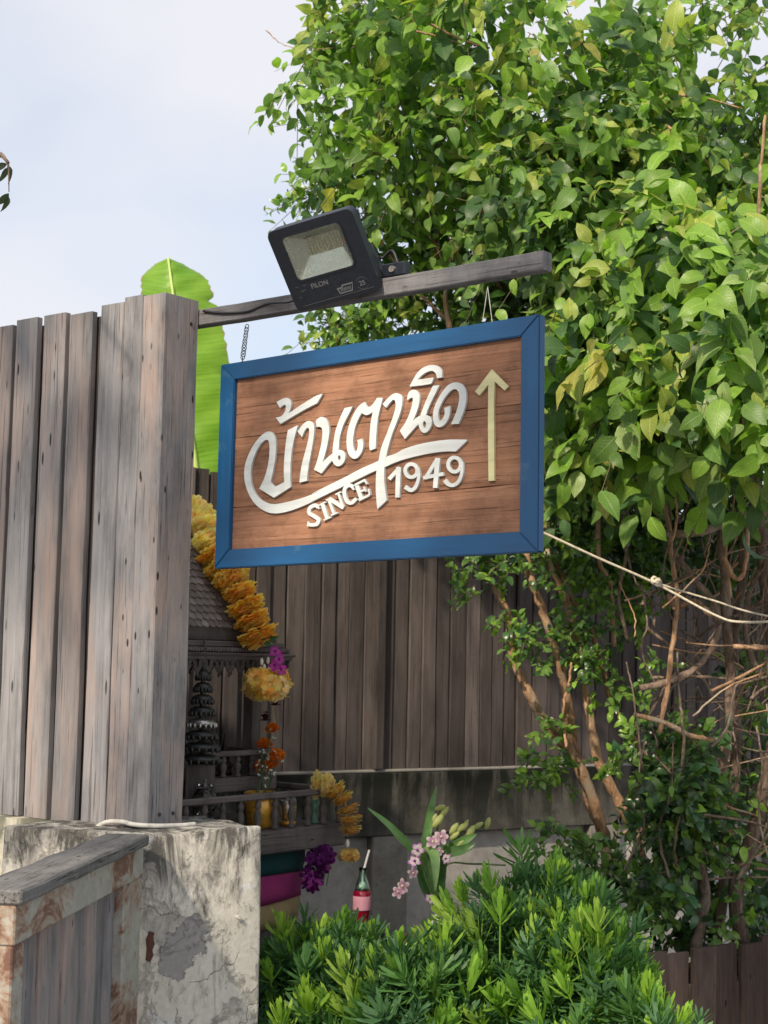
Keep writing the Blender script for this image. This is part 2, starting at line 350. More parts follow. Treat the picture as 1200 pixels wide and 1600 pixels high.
def leafmat(name, trans=.4, rough=.42, spec=.45, veins=0.0):
    t = NT(name); a = t.n('ShaderNodeAttribute', attribute_name='col').outputs['Color']
    f = t.noise(t.coord((30, 30, 30)), 1, 3, .6)
    c = t.mix(t.ramp(f, (.3, 0.0), (.7, 1.0)), t.mix(1.0, a, (.78, .8, .8), 'MULTIPLY'), t.mix(1.0, a, (1.2, 1.12, 1.1), 'MULTIPLY'))
    if veins:
        lv = t.n('ShaderNodeSeparateXYZ', {0: t.n('ShaderNodeAttribute', attribute_name='luv').outputs['Vector']}); ax = t.math('ABSOLUTE', lv.outputs[0])
        side = t.math('SINE', t.math('MULTIPLY', t.math('SUBTRACT', lv.outputs[1], t.math('MULTIPLY', ax, .9)), 58.0))
        vn = t.math('MAXIMUM', t.ramp(ax, (.008, 1.0), (.022, 0.0)), t.math('MULTIPLY', t.ramp(side, (.80, 0.0), (.98, .55)), t.ramp(ax, (.2, 1.0), (.3, .3))))
        c = t.mix(t.math('MULTIPLY', vn, veins), c, t.mix(1.0, c, (1.7, 1.5, 1.9), 'MULTIPLY')); edge = t.noise(t.coord((55, 55, 55)), 1, 2, .5)
        c = t.mix(t.math('MULTIPLY', t.ramp(edge, (.64, 0.0), (.72, 1.0)), .55), c, (.30, .26, .06)); t.bump(vn, .002, .5)
    t.set(Base_Color=c, Roughness=rough); t.p.inputs['Specular IOR Level'].default_value = spec
    tr = t.n('ShaderNodeBsdfTranslucent', {'Color': t.mix(1.0, c, (1.25, 1.35, .7), 'MULTIPLY')})
    mx = t.n('ShaderNodeMixShader', {0: trans, 1: t.p.outputs[0], 2: tr.outputs[0]}); t.l(mx.outputs[0], t.out.inputs[0]); return t.m
M_LEAF = leafmat('vine_leaf', .48, .42, .5, veins=.7)
M_GLOSSLEAF = leafmat('glossy_small_leaf', .4, .3, .55)
M_NEEDLE = leafmat('podocarpus_leaf', .38, .5, .4)
M_PETAL = leafmat('petal', .45, .7, .2)
def banana():
    t = NT('banana_leaf'); o = t.coord((1, 1, 1), rnd=False); uv = t.n('ShaderNodeTexCoord').outputs['UV']
    w = t.noise(t.n('ShaderNodeMapping', {'Vector': uv, 'Scale': (2.0, 170, 1)}).outputs[0], 1, 3, .6); b = t.noise(o, 3, 4, .6)
    c = t.mix(t.ramp(w, (.3, 0.0), (.7, 1.0)), (.10, .27, .02), (.22, .43, .04)); c = t.mix(t.ramp(b, (.35, 0.0), (.7, .5)), c, (.30, .46, .06))
    ux = t.n('ShaderNodeSeparateXYZ', {0: uv}).outputs[0]; ed = t.math('ABSOLUTE', t.math('SUBTRACT', ux, .5)); ed = t.math('ADD', ed, t.math('MULTIPLY', t.math('SUBTRACT', t.noise(o, 14, 5, .7), .5), .12))
    c = t.mix(t.ramp(ed, (.475, 0.0), (.50, .9)), c, (.30, .21, .08)); c = t.mix(t.math('MULTIPLY', t.ramp(t.noise(o, 22, 5, .7), (.66, 0.0), (.70, 1.0)), .7), c, (.33, .30, .07))
    t.set(Base_Color=c, Roughness=.4); tr = t.n('ShaderNodeBsdfTranslucent', {'Color': t.mix(1.0, c, (1.35, 1.35, .8), 'MULTIPLY')})
    t.bump(w, .004, .5)
    mx = t.n('ShaderNodeMixShader', {0: .45, 1: t.p.outputs[0], 2: tr.outputs[0]}); t.l(mx.outputs[0], t.out.inputs[0]); return t.m
M_BANANA = banana(); M_RIB = plain('banana_midrib', (.42, .55, .14), .5)
# ------------------------------------------------------------------ ground
g = MB(); g.add([(-400, -400, 0), (400, -400, 0), (400, 400, 0), (-400, 400, 0)], [(0, 1, 2, 3)])
M_GROUND = concrete('ground_paving', (.34, .33, .31), (.44, .43, .40), (.2, .19, .18), -5)
tag(g.build('ground', M_GROUND), kind='structure')
soil = MB(); soil.add([(-.35, 4.7, .004), (1.6, 4.7, .004), (4.2, 9.2, .004), (-2.5, 7.0, .004)], [(0, 1, 2, 3)])
tag(soil.build('soil_bed', plain('dark_soil', (.055, .04, .03), .95, var=.4, scale=12, bump=.8)), kind='structure')
# ------------------------------------------------------------------ front boundary wall: a low wall under the fence and a pier at its end
WALL_TOP = 1.058
PA, PB = onz(231, 1302, WALL_TOP), onz(412, 1293, WALL_TOP)
pd = (PB - PA).normalized(); pn = Vector((-pd.y, pd.x, 0))
mid_patch = (onplane(285, 1478, PA, pn))
def pier_render():
    t = NT('peeling_pier_render'); o = t.coord((1, 1, 1), rnd=False); n1 = t.noise(o, 5, 9, .68, .3); n2 = t.noise(o, 9, 9, .72, .2); n3 = t.noise(o, 42, 6, .65); n4 = t.noise(o, 3.2, 6, .6)
    c = t.mix(t.ramp(n3, (.3, 0.0), (.7, 1.0)), (.36, .345, .31), (.50, .48, .44))
    paint = t.ramp(n1, (.42, 0.0), (.46, 1.0)); c = t.mix(paint, c, t.mix(t.ramp(n4, (.35, 0.0), (.65, 1.0)), (.56, .535, .46), (.66, .645, .58)))
    wht = t.ramp(n2, (.61, 0.0), (.635, .9)); c = t.mix(wht, c, (.68, .69, .68))
    sep = t.n('ShaderNodeSeparateXYZ', {0: t.n('ShaderNodeTexCoord').outputs['Object']})
    hz = t.n('ShaderNodeMapRange', {'Value': sep.outputs[2], 'From Min': .75, 'From Max': 1.06}).outputs[0]
    str_ = t.noise(t.coord((11, 11, 3.5), rnd=False), 1, 9, .75, .5); k = t.math('ADD', str_, t.math('MULTIPLY', hz, .13))
    c = t.mix(t.ramp(k, (.52, 0.0), (.60, .55)), c, (.17, .165, .15)); c = t.mix(t.ramp(k, (.60, 0.0), (.68, .85)), c, (.055, .055, .05))
    grm = t.noise(o, 16, 8, .75); c = t.mix(t.ramp(grm, (.56, 0.0), (.68, .55)), c, (.20, .195, .18)); c = t.mix(.55, c, t.ramp(n3, (.3, .72), (.7, 1.1)), 'MULTIPLY')
    q = t.n('ShaderNodeTexCoord').outputs['Object']; f = None
    for ctr, rx, rz in ((mid_patch, .075, .06), (mid_patch + pd * .045 + Z * .05, .05, .035), (mid_patch - pd * .02 - Z * .05, .055, .05)):
        dv = t.n('ShaderNodeVectorMath', {0: q, 1: tuple(ctr)}, operation='SUBTRACT').outputs[0]; dv = t.n('ShaderNodeVectorMath', {0: dv, 1: (1 / rx, 1 / rx, 1 / rz)}, operation='MULTIPLY').outputs[0]
        ln = t.math('ADD', t.n('ShaderNodeVectorMath', {0: dv}, operation='LENGTH').outputs['Value'], t.math('MULTIPLY', t.math('SUBTRACT', t.noise(o, 24, 9, .7), .5), 2.0))
        e_ = t.ramp(ln, (.97, 1.0), (1.0, 0.0)); f = e_ if f is None else t.math('MAXIMUM', f, e_)
    c = t.mix(f, c, t.mix(t.ramp(n3, (.3, 0.0), (.7, 1.0)), (.25, .245, .235), (.34, .335, .32)))
    cr = t.n('ShaderNodeTexVoronoi', {'Vector': t.n('ShaderNodeVectorMath', {0: t.n('ShaderNodeMapping', {'Vector': o, 'Scale': (4, 4, 4)}).outputs[0], 1: t.n('ShaderNodeTexNoise', {'Vector': o, 'Scale': 9.0, 'Detail': 6.0}).outputs['Color']}, operation='ADD').outputs[0], 'Scale': 1.0}, feature='DISTANCE_TO_EDGE').outputs['Distance']
    ck = t.math('MULTIPLY', t.ramp(cr, (.0, 1.0), (.010, 0.0)), t.ramp(n4, (.52, 0.0), (.58, .5))); c = t.mix(ck, c, (.1, .095, .085))
    h = t.math('ADD', t.math('ADD', t.math('MULTIPLY', paint, .5), t.math('MULTIPLY', n3, .35)), t.math('SUBTRACT', t.math('MULTIPLY', n2, .5), t.math('ADD', t.math('MULTIPLY', f, 1.6), ck)))
    t.set(Base_Color=c, Roughness=.93); t.p.inputs['Specular IOR Level'].default_value = .2; t.bump(h, .007, .9); return t.m
M_PIER = pier_render()
M_WALL = concrete('mildewed_wall_render', (.58, .56, .45), (.70, .68, .56), (.045, .05, .035), WALL_TOP + .06, 1.0, drip=.3)
wall_t = thing('boundary_wall', FW(-2.6, -.1, 0), 'stained cream rendered low wall and pier carrying the grey slat fence', 'wall')
w = MB(); q0, q1 = -5.5, -1.40
w.add([FW(s, n, z) for z in (0, 1.05) for s, n in ((q0, -.225), (q1, -.225), (q1, .14), (q0, .14))], [(0, 3, 2, 1), (4, 5, 6, 7), (0, 1, 5, 4), (1, 2, 6, 5), (2, 3, 7, 6), (3, 0, 4, 7)])
w.build('low_wall', M_WALL, wall_t)
def ragged_prism(poly, z0, z1, nseg=14, jit=.0055):                # a wall whose edges are worn
    bm = bmesh.new(); vs = [bm.verts.new(p) for p in [(x, y, z0) for x, y in poly] + [(x, y, z1) for x, y in poly]]; k = len(poly)
    bm.faces.new(vs[:k][::-1]); bm.faces.new(vs[k:])
    for i in range(k): bm.faces.new([vs[i], vs[(i + 1) % k], vs[k + (i + 1) % k], vs[k + i]])
    bmesh.ops.bevel(bm, geom=[e for e in bm.edges], offset=.012, segments=2, affect='EDGES', profile=.6)
    bmesh.ops.triangulate(bm, faces=bm.faces[:]); bmesh.ops.subdivide_edges(bm, edges=[e for e in bm.edges if e.calc_length() > .06], cuts=3, use_grid_fill=True)
    for v in bm.verts:
        n3 = Vector((math.sin(v.co.x * 41 + v.co.z * 67), math.sin(v.co.y * 53 + v.co.x * 31), math.sin(v.co.z * 47 + v.co.y * 59 + v.co.x * 23)))
        v.co += n3 * jit
    me = bpy.data.meshes.new('pier'); bm.normal_update(); bm.to_mesh(me); bm.free(); me.polygons.foreach_set('use_smooth', [True] * len(me.polygons)); return me
PC = PB + pn * .42; PD = PA + pn * .42 - pd * .3; PE = PA - pd * .12 + pn * .05
pm = ragged_prism([(p.x, p.y) for p in (PA, PB, PC, PD, PE)], 0, WALL_TOP); pm.materials.append(M_PIER)
pier = inst('pier', pm, wall_t, I4)
hb = onplane(231, 1478, PA, pn); hole = MB(); hm = frame(hb + pd * .004 - pn * .001, pd, pn, Z)
hole.prism([[(-.010, -.042), (.004, -.048), (.013, -.030), (.010, -.012), (.017, .004), (.012, .026), (.015, .038), (-.002, .044), (-.011, .020), (-.008, -.008)]], -.010, .0035, hm @ Matrix.Rotation(R(90), 4, 'X')); hole.build('exposed_brick', plain('dark_red_brick', (.09, .035, .025), .9, var=.4, scale=40, bump=.8), pier)
nail = MB(); nb = onplane(370, 1432, PA, pn); nail.tube([nb + pn * .01, nb - pn * .018], .006, 8); nail.build('plug', M_CABLE_W, pier)
# white cable lying over the wall top
pts = [onplane(139, 1330, FW(0, -.232, 0), N), onplane(142, 1303, FW(0, -.232, 0), N), FW(-1.47, -.215, 1.068), FW(-1.40, -.205, 1.075), FW(-1.34, -.212, 1.072), FW(-1.29, -.17, 1.069), FW(-1.27, -.08, 1.066), FW(-1.265, -.02, 1.066)]
cb = MB().tube(spline(pts, 8), .0075, 10); tag(cb.build('cable', M_CABLE_W, smooth=True), 'dirty white cable lying along the top of the low wall', 'cable')
# ------------------------------------------------------------------ grey slat fence with a corner post
fence = thing('slat_fence', FW(-2.6, -.1, 1.06), 'weathered grey fence of upright wooden slats with a thick corner post', 'fence')
def board_mesh(wd, th, h, mat, b=.003, bow=.002, name='slat'):    # x width, y thickness, z length; origin at its foot
    m = MB(); n = 7; v = []
    for i in range(n + 1):
        z = h * i / n; dx = random.uniform(-bow, bow); dy = random.uniform(-bow, bow) * .6; w2 = wd / 2 + random.uniform(-bow, bow) * .5
        for x, y in ((-w2 + b, 0), (w2 - b, 0), (w2, b), (w2, th - b), (w2 - b, th), (-w2 + b, th), (-w2, th - b), (-w2, b)): v.append((x + dx, y + dy, z))
    f = [(i * 8 + k, i * 8 + (k + 1) % 8, i * 8 + 8 + (k + 1) % 8, i * 8 + 8 + k) for i in range(n) for k in range(8)] + [tuple(range(7, -1, -1)), tuple(range(n * 8, n * 8 + 8))]
    m.add(v, f); return m.mesh(name, mat)
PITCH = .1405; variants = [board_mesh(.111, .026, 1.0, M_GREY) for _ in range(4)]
for i in range(20):
    s = -1.5675 - i * PITCH; h = 1.705 + random.uniform(-.006, .006) - (0.012 if i % 3 == 1 else 0)
    M = frame(FW(s, -.182 + random.uniform(-.003, .003), 1.052), D, N, Z) @ Matrix.Rotation(random.uniform(-.004, .004), 4, 'Y') @ Matrix.Diagonal((1, 1, h, 1))
    inst('slat', variants[i % 4], fence, M)
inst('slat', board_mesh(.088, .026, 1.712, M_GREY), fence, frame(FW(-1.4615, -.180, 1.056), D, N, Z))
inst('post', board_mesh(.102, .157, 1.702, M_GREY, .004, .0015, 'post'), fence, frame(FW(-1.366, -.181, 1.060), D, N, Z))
bvar = [board_mesh(.125, .02, 1.0, M_BACK, name='backing_board') for _ in range(3)]
for i in range(20):
    inst('backing_board', bvar[i % 3], fence, frame(FW(-1.5675 - (i - .5) * PITCH, -.150, 1.055), D, N, Z) @ Matrix.Diagonal((1, 1, 1.675 + random.uniform(-.006, .004), 1)))
for z in (1.25, 1.95, 2.58):
    rl = MB().cbox(-3.2, 0, 0, .05, 0, .08, .003); rl.build('rail', M_GREYX, fence, frame(FW(-1.43, -.126, z), D, N, Z))
for zz, nn in ((1.10, -.07), (1.10, -.13), (2.68, -.06)):
    MB().tube([FW(-1.316, nn, zz), FW(-1.312, nn, zz)], .006, 8).build('nail', M_IRON, fence)
# ------------------------------------------------------------------ gate with a timber cap rail, in front of the pier
CZ = 1.062
cn, cf_ = Vector((-.868, 3.62, CZ)), Vector((-.752, 4.80, CZ)); gd = (cf_ - cn); glen = gd.length; gd.normalize(); gx = Vector((gd.y, -gd.x, 0))
gate = thing('gate', Vector((cn.x, cn.y, 0)), 'rusty cream steel gate with grey boards and a weathered timber cap', 'gate')
GM = frame(Vector((cn.x, cn.y, 0)), gd, -gx, Z)                    # x along the gate away from us, y to the left
cp = bmesh.new()
cpm = MB().cbox(0, glen, -.067, .067, CZ - .034, CZ, .005).mesh('cap_rail', M_CAP)
cp.from_mesh(cpm); bmesh.ops.subdivide_edges(cp, edges=[e for e in cp.edges if e.calc_length() > .5], cuts=12)
for v in cp.verts: v.co += Vector((0, math.sin(v.co.x * 23) * .0015, math.sin(v.co.x * 17 + v.co.y * 60) * .0015))
cp.to_mesh(cpm); cp.free(); inst('cap_rail', cpm, gate, GM)
MB().cbox(.004, glen - .01, -.052, .02, CZ - .125, CZ - .0345, .004).build('top_rail', M_RUST, gate, GM)
for x0, x1 in ((.0, .085), (glen - .21, glen - .012)):
    MB().cbox(x0, x1, -.050, .018, 0.02, CZ - .1255, .004).build('post', M_RUST, gate, GM)
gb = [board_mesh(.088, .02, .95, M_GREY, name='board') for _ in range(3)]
for i in range(9):
    inst('board', gb[i % 3], gate, frame(GM @ Vector((.135 + i * .104, -.02 + (.006 if i % 2 else 0), .03)), gd, -gx, Z))
# ------------------------------------------------------------------ beam that carries the sign
bl, br = FW(-2.3, -.022, 2.678), FW(.012, -.022, 2.687)
bx = (br - bl).normalized(); by = N; bz = bx.cross(by).normalized() * -1
if bz.z < 0: bz = -bz
beam = MB(); nb_ = 30; ln_ = (br - bl).length; v = []
for i in range(nb_ + 1):
    x = ln_ * i / nb_; a = math.sin(x * 9) * .0012 + math.sin(x * 31) * .0006
    for y, z in ((0.003, 0), (.042, 0), (.045, .003), (.045, .051), (.042, .054), (.003, .054), (0, .051), (0, .003)): v.append((x, y + a * .6, z + a))
beam.add(v, [(i * 8 + k, i * 8 + (k + 1) % 8, i * 8 + 8 + (k + 1) % 8, i * 8 + 8 + k) for i in range(nb_) for k in range(8)] + [tuple(range(7, -1, -1)), tuple(range(nb_ * 8, nb_ * 8 + 8))])
tag(beam.build('sign_beam', M_GREYX, None, frame(bl, bx, by, bz)), 'grey timber beam jutting from the fence post above the hanging sign', 'beam')
# ------------------------------------------------------------------ the hanging sign
SW, SH, SROLL, STILT = 1.2324, .6678, .0188, .0218
up0 = Z * math.cos(STILT) + N * math.sin(STILT)
SX = D * math.cos(SROLL) + up0 * math.sin(SROLL); SY = -D * math.sin(SROLL) + up0 * math.cos(SROLL); SN = SX.cross(SY)   # SN towards us
TR = TR - SX * .011; SW -= .011
S_BL = TR - SX * SW - SY * SH
SM = frame(S_BL, SX, SY, SN); SMI = SM.inverted()                   # local x right, y up, z towards us; z = 0 is the frame's front face
sign = thing('hanging_sign', None, 'reddish wooden sign in a blue frame with white Thai lettering, hung from the beam', 'sign', world_m=SM)
def sloc(x, y, z=0.0):
    p = SMI @ onplane(x, y, S_BL + SN * z, SN); return p.x, p.y
FT = .052                                                          # frame width
ib = [sloc(*p) for p in ((358, 857), (813, 832), (812, 524), (366, 594))]
ix0, ix1, iy0, iy1 = (ib[0][0] + ib[3][0]) / 2, (ib[1][0] + ib[2][0]) / 2, (ib[0][1] + ib[1][1]) / 2, (ib[2][1] + ib[3][1]) / 2
e = .0006
def bar(name, quad):
    bmx = bmesh.new(); vs = [bmx.verts.new((x, y, z)) for z in (-.030, 0) for x, y in quad]
    bmx.faces.new(vs[:4][::-1]); bmx.faces.new(vs[4:])
    for i in range(4): bmx.faces.new([vs[i], vs[(i + 1) % 4], vs[4 + (i + 1) % 4], vs[4 + i]])
    bmesh.ops.bevel(bmx, geom=bmx.edges[:], offset=.0028, segments=2, affect='EDGES')
    me = bpy.data.meshes.new(name); bmx.to_mesh(me); bmx.free(); me.materials.append(M_BLUE); return me
inst('frame_bar', bar('frame_bar', [(e, 0), (SW - e, 0), (ix1 - e, iy0), (ix0 + e, iy0)]), sign, SM)
inst('frame_bar', bar('frame_bar', [(ix0 + e, iy1), (ix1 - e, iy1), (SW - e, SH), (e, SH)]), sign, SM)
VM = SM @ Matrix.Rotation(R(90), 4, 'Z')
def upr(quad): return [(y, -x) for x, y in quad]
inst('frame_bar', bar('frame_bar', upr([(0, e), (ix0, iy0 + e), (ix0, iy1 - e), (0, SH - e)])), sign, VM)
inst('frame_bar', bar('frame_bar', upr([(SW, SH - e), (ix1, iy1 - e), (ix1, iy0 + e), (SW, e)])), sign, VM)
PZ = -.014                                                         # front of the planks
ys = [iy0 - .015, iy0 + (iy1 - iy0) * .245, iy0 + (iy1 - iy0) * .655, iy1 + .015]
for i in range(3):
    h = ys[i + 1] - ys[i] - .0016; pl = MB(); n = 40; w = ix1 - ix0 + .03; v = []
    for k in range(n + 1):
        x = w * k / n; d0 = (math.sin(x * 13 + i) + math.sin(x * 37 + i * 2)) * .0006
        for y, z in ((0.002, -.02), (h - .002, -.02), (h + d0, -.018), (h + d0, -.0015), (h - .0015 + d0, 0), (.0015 + d0, 0), (d0, -.0015), (d0, -.018)): v.append((x, y, z))
    pl.add(v, [(k * 8 + j, k * 8 + (j + 1) % 8, k * 8 + 8 + (j + 1) % 8, k * 8 + 8 + j) for k in range(n) for j in range(8)] + [tuple(range(7, -1, -1)), tuple(range(n * 8, n * 8 + 8))])
    pl.build('plank', M_SIGN, sign, SM @ Matrix.Translation((ix0 - .015, ys[i], PZ - i * .0008)))
# lettering: outlines read off the photograph in enlarged views, laid on the sign's own plane and cut 8 mm thick
def zoomer(x0, y0, k): return lambda p: (x0 + p[0] * k, y0 + p[1] * k)
Z1, Z2, Z3, Z4, Z5 = zoomer(370, 600, .13746), zoomer(480, 620, .11667), zoomer(590, 560, .125), zoomer(470, 680, .225), zoomer(730, 560, .125)
LZ = PZ + .0085
def smooth_loop(P, it=2):                                          # (x, y, 'c') keeps a corner
    P = [(p[0], p[1], len(p) > 2) for p in P]
    for _ in range(it):
        Q = []; n = len(P)
        for i in range(n):
            a, b, c = P[i - 1], P[i], P[(i + 1) % n]
            if b[2]: Q.append(b)
            else:
                Q.append((b[0] * .75 + a[0] * .25, b[1] * .75 + a[1] * .25, False)); Q.append((b[0] * .75 + c[0] * .25, b[1] * .75 + c[1] * .25, False))
        P = Q
    return [(p[0], p[1]) for p in P]
def letter(loops, zz, mat, name='letter', top=LZ, label=None):
    mb = MB(); ls = []
    for l in loops: ls.append([sloc(*zz(p), z=top) for p in smooth_loop(l)])
    mb.prism(ls, PZ + .0002, top); o = mb.build(name, mat, sign, SM)
    if label: o['label'] = label
def mixed(*segs): return [q + ((p[2],) if len(p) > 2 else ()) for zz, ps in segs for p in ps for q in [zz(p)]]
ID = lambda p: p
c = 'c'
swoosh = mixed((Z1, [(255, 1190, c), (320, 1060), (360, 900), (374, 760), (368, 660), (345, 626), (290, 655), (230, 740), (180, 860), (158, 960), (155, 1080), (185, 1200), (250, 1300), (340, 1355), (430, 1368), (560, 1345), (700, 1310), (850, 1260), (1000, 1190)]),
    (Z2, [(0, 1330), (250, 1200), (500, 1080), (700, 970), (950, 860), (1050, 803), (1200, 757)]),
    (Z3, [(300, 1140), (500, 1075), (700, 1035), (900, 1012), (1115, 1014, c), (1112, 1032, c), (975, 1162, c), (850, 1160), (700, 1177), (500, 1215), (260, 1280)]),
    (Z2, [(1030, 945), (925, 985), (800, 1040), (500, 1190), (250, 1310), (0, 1435)]),
    (Z1, [(900, 1320), (700, 1410), (560, 1455), (430, 1476), (330, 1455), (220, 1385), (140, 1270), (90, 1130), (80, 1000), (100, 880), (160, 740), (240, 620), (320, 550), (370, 535), (410, 555), (440, 620), (446, 720), (436, 860), (405, 1020), (385, 1110), (390, 1125, c), (438, 1168, c), (540, 1112, c), (532, 1000), (540, 820), (560, 640), (580, 525, c), (685, 470, c), (690, 485), (650, 620), (620, 780), (606, 950), (609, 1100), (612, 1170, c), (420, 1292, c)]))
letter([swoosh], ID, M_WHITE)
letter([[(450, 205, c), (520, 165), (580, 153), (615, 190), (620, 245), (590, 335, c), (700, 255), (800, 195), (900, 130), (975, 110, c), (912, 217, c), (750, 300), (600, 390), (495, 453, c), (442, 380, c), (510, 370), (550, 310), (562, 250), (540, 228), (490, 272, c)]], Z1, M_WHITE)
letter([[(690, 540, c), (740, 465), (800, 418), (850, 425), (882, 470), (878, 580), (850, 750), (820, 900), (802, 1020), (796, 1100, c), (712, 1120, c), (718, 1040), (740, 900), (780, 760), (815, 620), (827, 520), (805, 488), (770, 530), (740, 605, c)]], Z1, M_WHITE)
def ell(cx, cy, rx, ry, n=10): return [(cx + rx * math.cos(-2 * math.pi * i / n), cy + ry * math.sin(-2 * math.pi * i / n)) for i in range(n)]
letter([[(112, 325, c), (150, 280), (200, 263), (255, 295), (290, 370), (296, 470), (280, 600), (240, 760), (205, 878, c), (260, 820), (338, 760, c), (345, 650), (370, 480), (420, 320), (500, 150, c), (607, 128, c), (540, 260), (470, 400), (430, 560), (418, 712, c), (455, 710), (498, 745), (514, 800), (492, 880), (440, 927), (395, 932), (355, 900), (333, 852, c), (280, 910), (190, 1027, c), (88, 975, c), (120, 900), (170, 720), (200, 560), (207, 430), (170, 398), (125, 402, c)], ell(428, 818, 20, 38)], Z2, M_WHITE)
letter([[(770, 68, c), (785, 110), (815, 142), (860, 120), (900, 70), (935, 13, c), (1012, 13, c), (985, 120), (945, 280), (925, 480), (915, 690, c), (845, 717, c), (828, 690), (835, 500), (850, 330), (877, 203, c), (830, 235), (780, 250), (730, 215, c), (690, 280), (640, 400), (612, 560), (612, 660), (637, 745), (662, 725), (682, 650), (670, 580, c), (737, 556, c), (752, 640), (740, 720), (700, 790), (650, 832), (600, 827), (550, 770), (523, 650), (530, 500), (570, 340), (640, 190), (700, 108)]], Z2, M_WHITE)
stem = mixed((Z3, [(63, 570, c), (150, 470), (220, 428), (280, 443), (312, 490), (305, 600), (270, 720), (200, 890), (150, 1040), (105, 1220)]), (Z2, [(1030, 945), (1030, 1080), (1035, 1200), (1065, 1385, c), (938, 1505, c), (925, 1380), (915, 1200), (925, 980), (955, 860)]), (Z3, [(40, 1120), (110, 950), (190, 740), (230, 600), (217, 513), (180, 518), (105, 617, c)]))
letter([stem], ID, M_WHITE, top=LZ + .0009)
letter([[(370, 500, c), (380, 430), (420, 393), (470, 390), (510, 420), (529, 480), (518, 580), (480, 690), (440, 782, c), (490, 735), (532, 715, c), (560, 640), (610, 510), (690, 343, c), (774, 333, c), (700, 480), (640, 600), (603, 708, c), (645, 718), (678, 760), (678, 830), (640, 900), (590, 938), (545, 917), (513, 850), (510, 822, c), (460, 870), (340, 1007, c), (276, 905, c), (350, 800), (400, 690), (437, 560), (442, 488), (415, 488), (373, 524, c)], ell(585, 825, 22, 46)], Z3, M_WHITE)
letter([[(398, 352, c), (440, 270), (500, 170), (580, 103), (680, 76), (760, 93), (803, 140), (807, 236, c), (743, 247, c), (730, 190), (690, 152), (640, 157), (570, 192), (498, 264, c), (600, 253), (699, 237, c), (690, 280), (665, 317, c), (550, 337)]], Z3, M_WHITE)
letter([[(832, 620, c), (907, 593, c), (905, 680), (880, 770), (830, 835), (770, 867), (715, 842), (688, 760), (694, 650), (740, 530), (810, 410), (890, 320), (980, 293), (1060, 318), (1102, 390), (1110, 500), (1090, 620), (1050, 730), (1010, 817, c), (916, 822, c), (960, 730), (1000, 620), (1023, 500), (1015, 420), (975, 375), (920, 395), (850, 470), (790, 570), (753, 680), (763, 775), (782, 785), (820, 745), (842, 690)]], Z3, M_WHITE)
def ring(cx, cy, rx, ry, n=20): return [(cx + rx * math.sin(2 * math.pi * i / n), cy - ry * math.cos(2 * math.pi * i / n)) for i in range(n + 1)]
def strokes(list_, zz, mat, name='letter'):                        # pen strokes: (path, width)
    mb = MB(); k = 0
    for path, wd in list_:
        if not hasattr(path[0], '__len__'):                        # a closed bowl
            cx, cy, rx, ry = path; h = wd / 2; top = LZ + .0003 * k; k += 1
            mb.prism([[sloc(*zz(p), z=top) for p in ring(cx, cy, rx + q, ry + q)[:-1]] for q in (h, -h)], PZ + .0002, top); continue
        P = [Vector(zz(p) + (0,)) for p in path]; wd = wd if hasattr(wd, '__len__') else (wd, wd); sc = .225
        if len(P) > 2: P = spline(P, 5)
        l_, r_ = [], []
        for i, p in enumerate(P):
            t = (P[min(i + 1, len(P) - 1)] - P[max(i - 1, 0)]).normalized(); f = i / (len(P) - 1); h = (wd[0] * (1 - f) + wd[1] * f) * sc / 2
            nn = Vector((-t.y, t.x, 0)) * h; l_.append(p + nn); r_.append(p - nn)
        loop = l_ + r_[::-1]; top = LZ + .0003 * k; k += 1
        mb.prism([[sloc(p.x, p.y, z=top) for p in loop]], PZ + .0002, top)
    mb.build(name, mat, sign, SM)
strokes([([(120, 500), (98, 486), (62, 505), (58, 540), (95, 565), (122, 588), (108, 618), (70, 622), (48, 618)], 25), ([(112, 482), (126, 512)], 11), ([(46, 632), (52, 598)], 9)], Z4, M_WHITE)
strokes([([(148, 474), (182, 580)], 24), ([(130, 484), (170, 464)], 10), ([(158, 590), (206, 568)], 11)], Z4, M_WHITE)
strokes([([(190, 442), (230, 548)], 18), ([(194, 440), (296, 504)], 28), ([(258, 400), (292, 498)], 16), ([(174, 452), (206, 438)], 10), ([(208, 557), (252, 538)], 10), ([(240, 412), (276, 394)], 10)], Z4, M_WHITE)
strokes([([(362, 362), (338, 346), (306, 368), (302, 415), (322, 462), (352, 470), (384, 440)], 24), ([(350, 342), (366, 380)], 11)], Z4, M_WHITE)
strokes([([(388, 350), (420, 442)], 26), ([(374, 346), (446, 309)], 14), ([(404, 396), (446, 376)], 12), ([(402, 452), (476, 414)], 15), ([(438, 309), (458, 340)], 9), ([(470, 372), (477, 415)], 10), ([(436, 358), (450, 392)], 9)], Z4, M_WHITE)
strokes([([(612, 305), (685, 225)], 26), ([(678, 222), (670, 432)], (34, 30))], Z4, M_WHITE)
strokes([((766, 246, 42, 46), 25), ([(814, 225), (818, 290), (800, 352), (765, 382), (722, 358)], (20, 28))], Z4, M_WHITE)
strokes([([(946, 165), (862, 302)], 24), ([(848, 296), (990, 268)], 25), ([(950, 158), (932, 366)], (34, 30))], Z4, M_WHITE)
strokes([((1066, 204, 44, 50), 25), ([(1118, 185), (1118, 255), (1098, 316), (1060, 346), (1024, 340), (998, 312)], (20, 29))], Z4, M_WHITE)
letter([[(305, 138, c), (515, 350, c), (465, 400, c), (342, 287, c), (330, 600), (335, 850), (338, 1527, c), (266, 1532, c), (258, 850), (262, 330, c), (150, 462, c), (96, 415, c)]], Z5, M_CREAM, 'arrow')
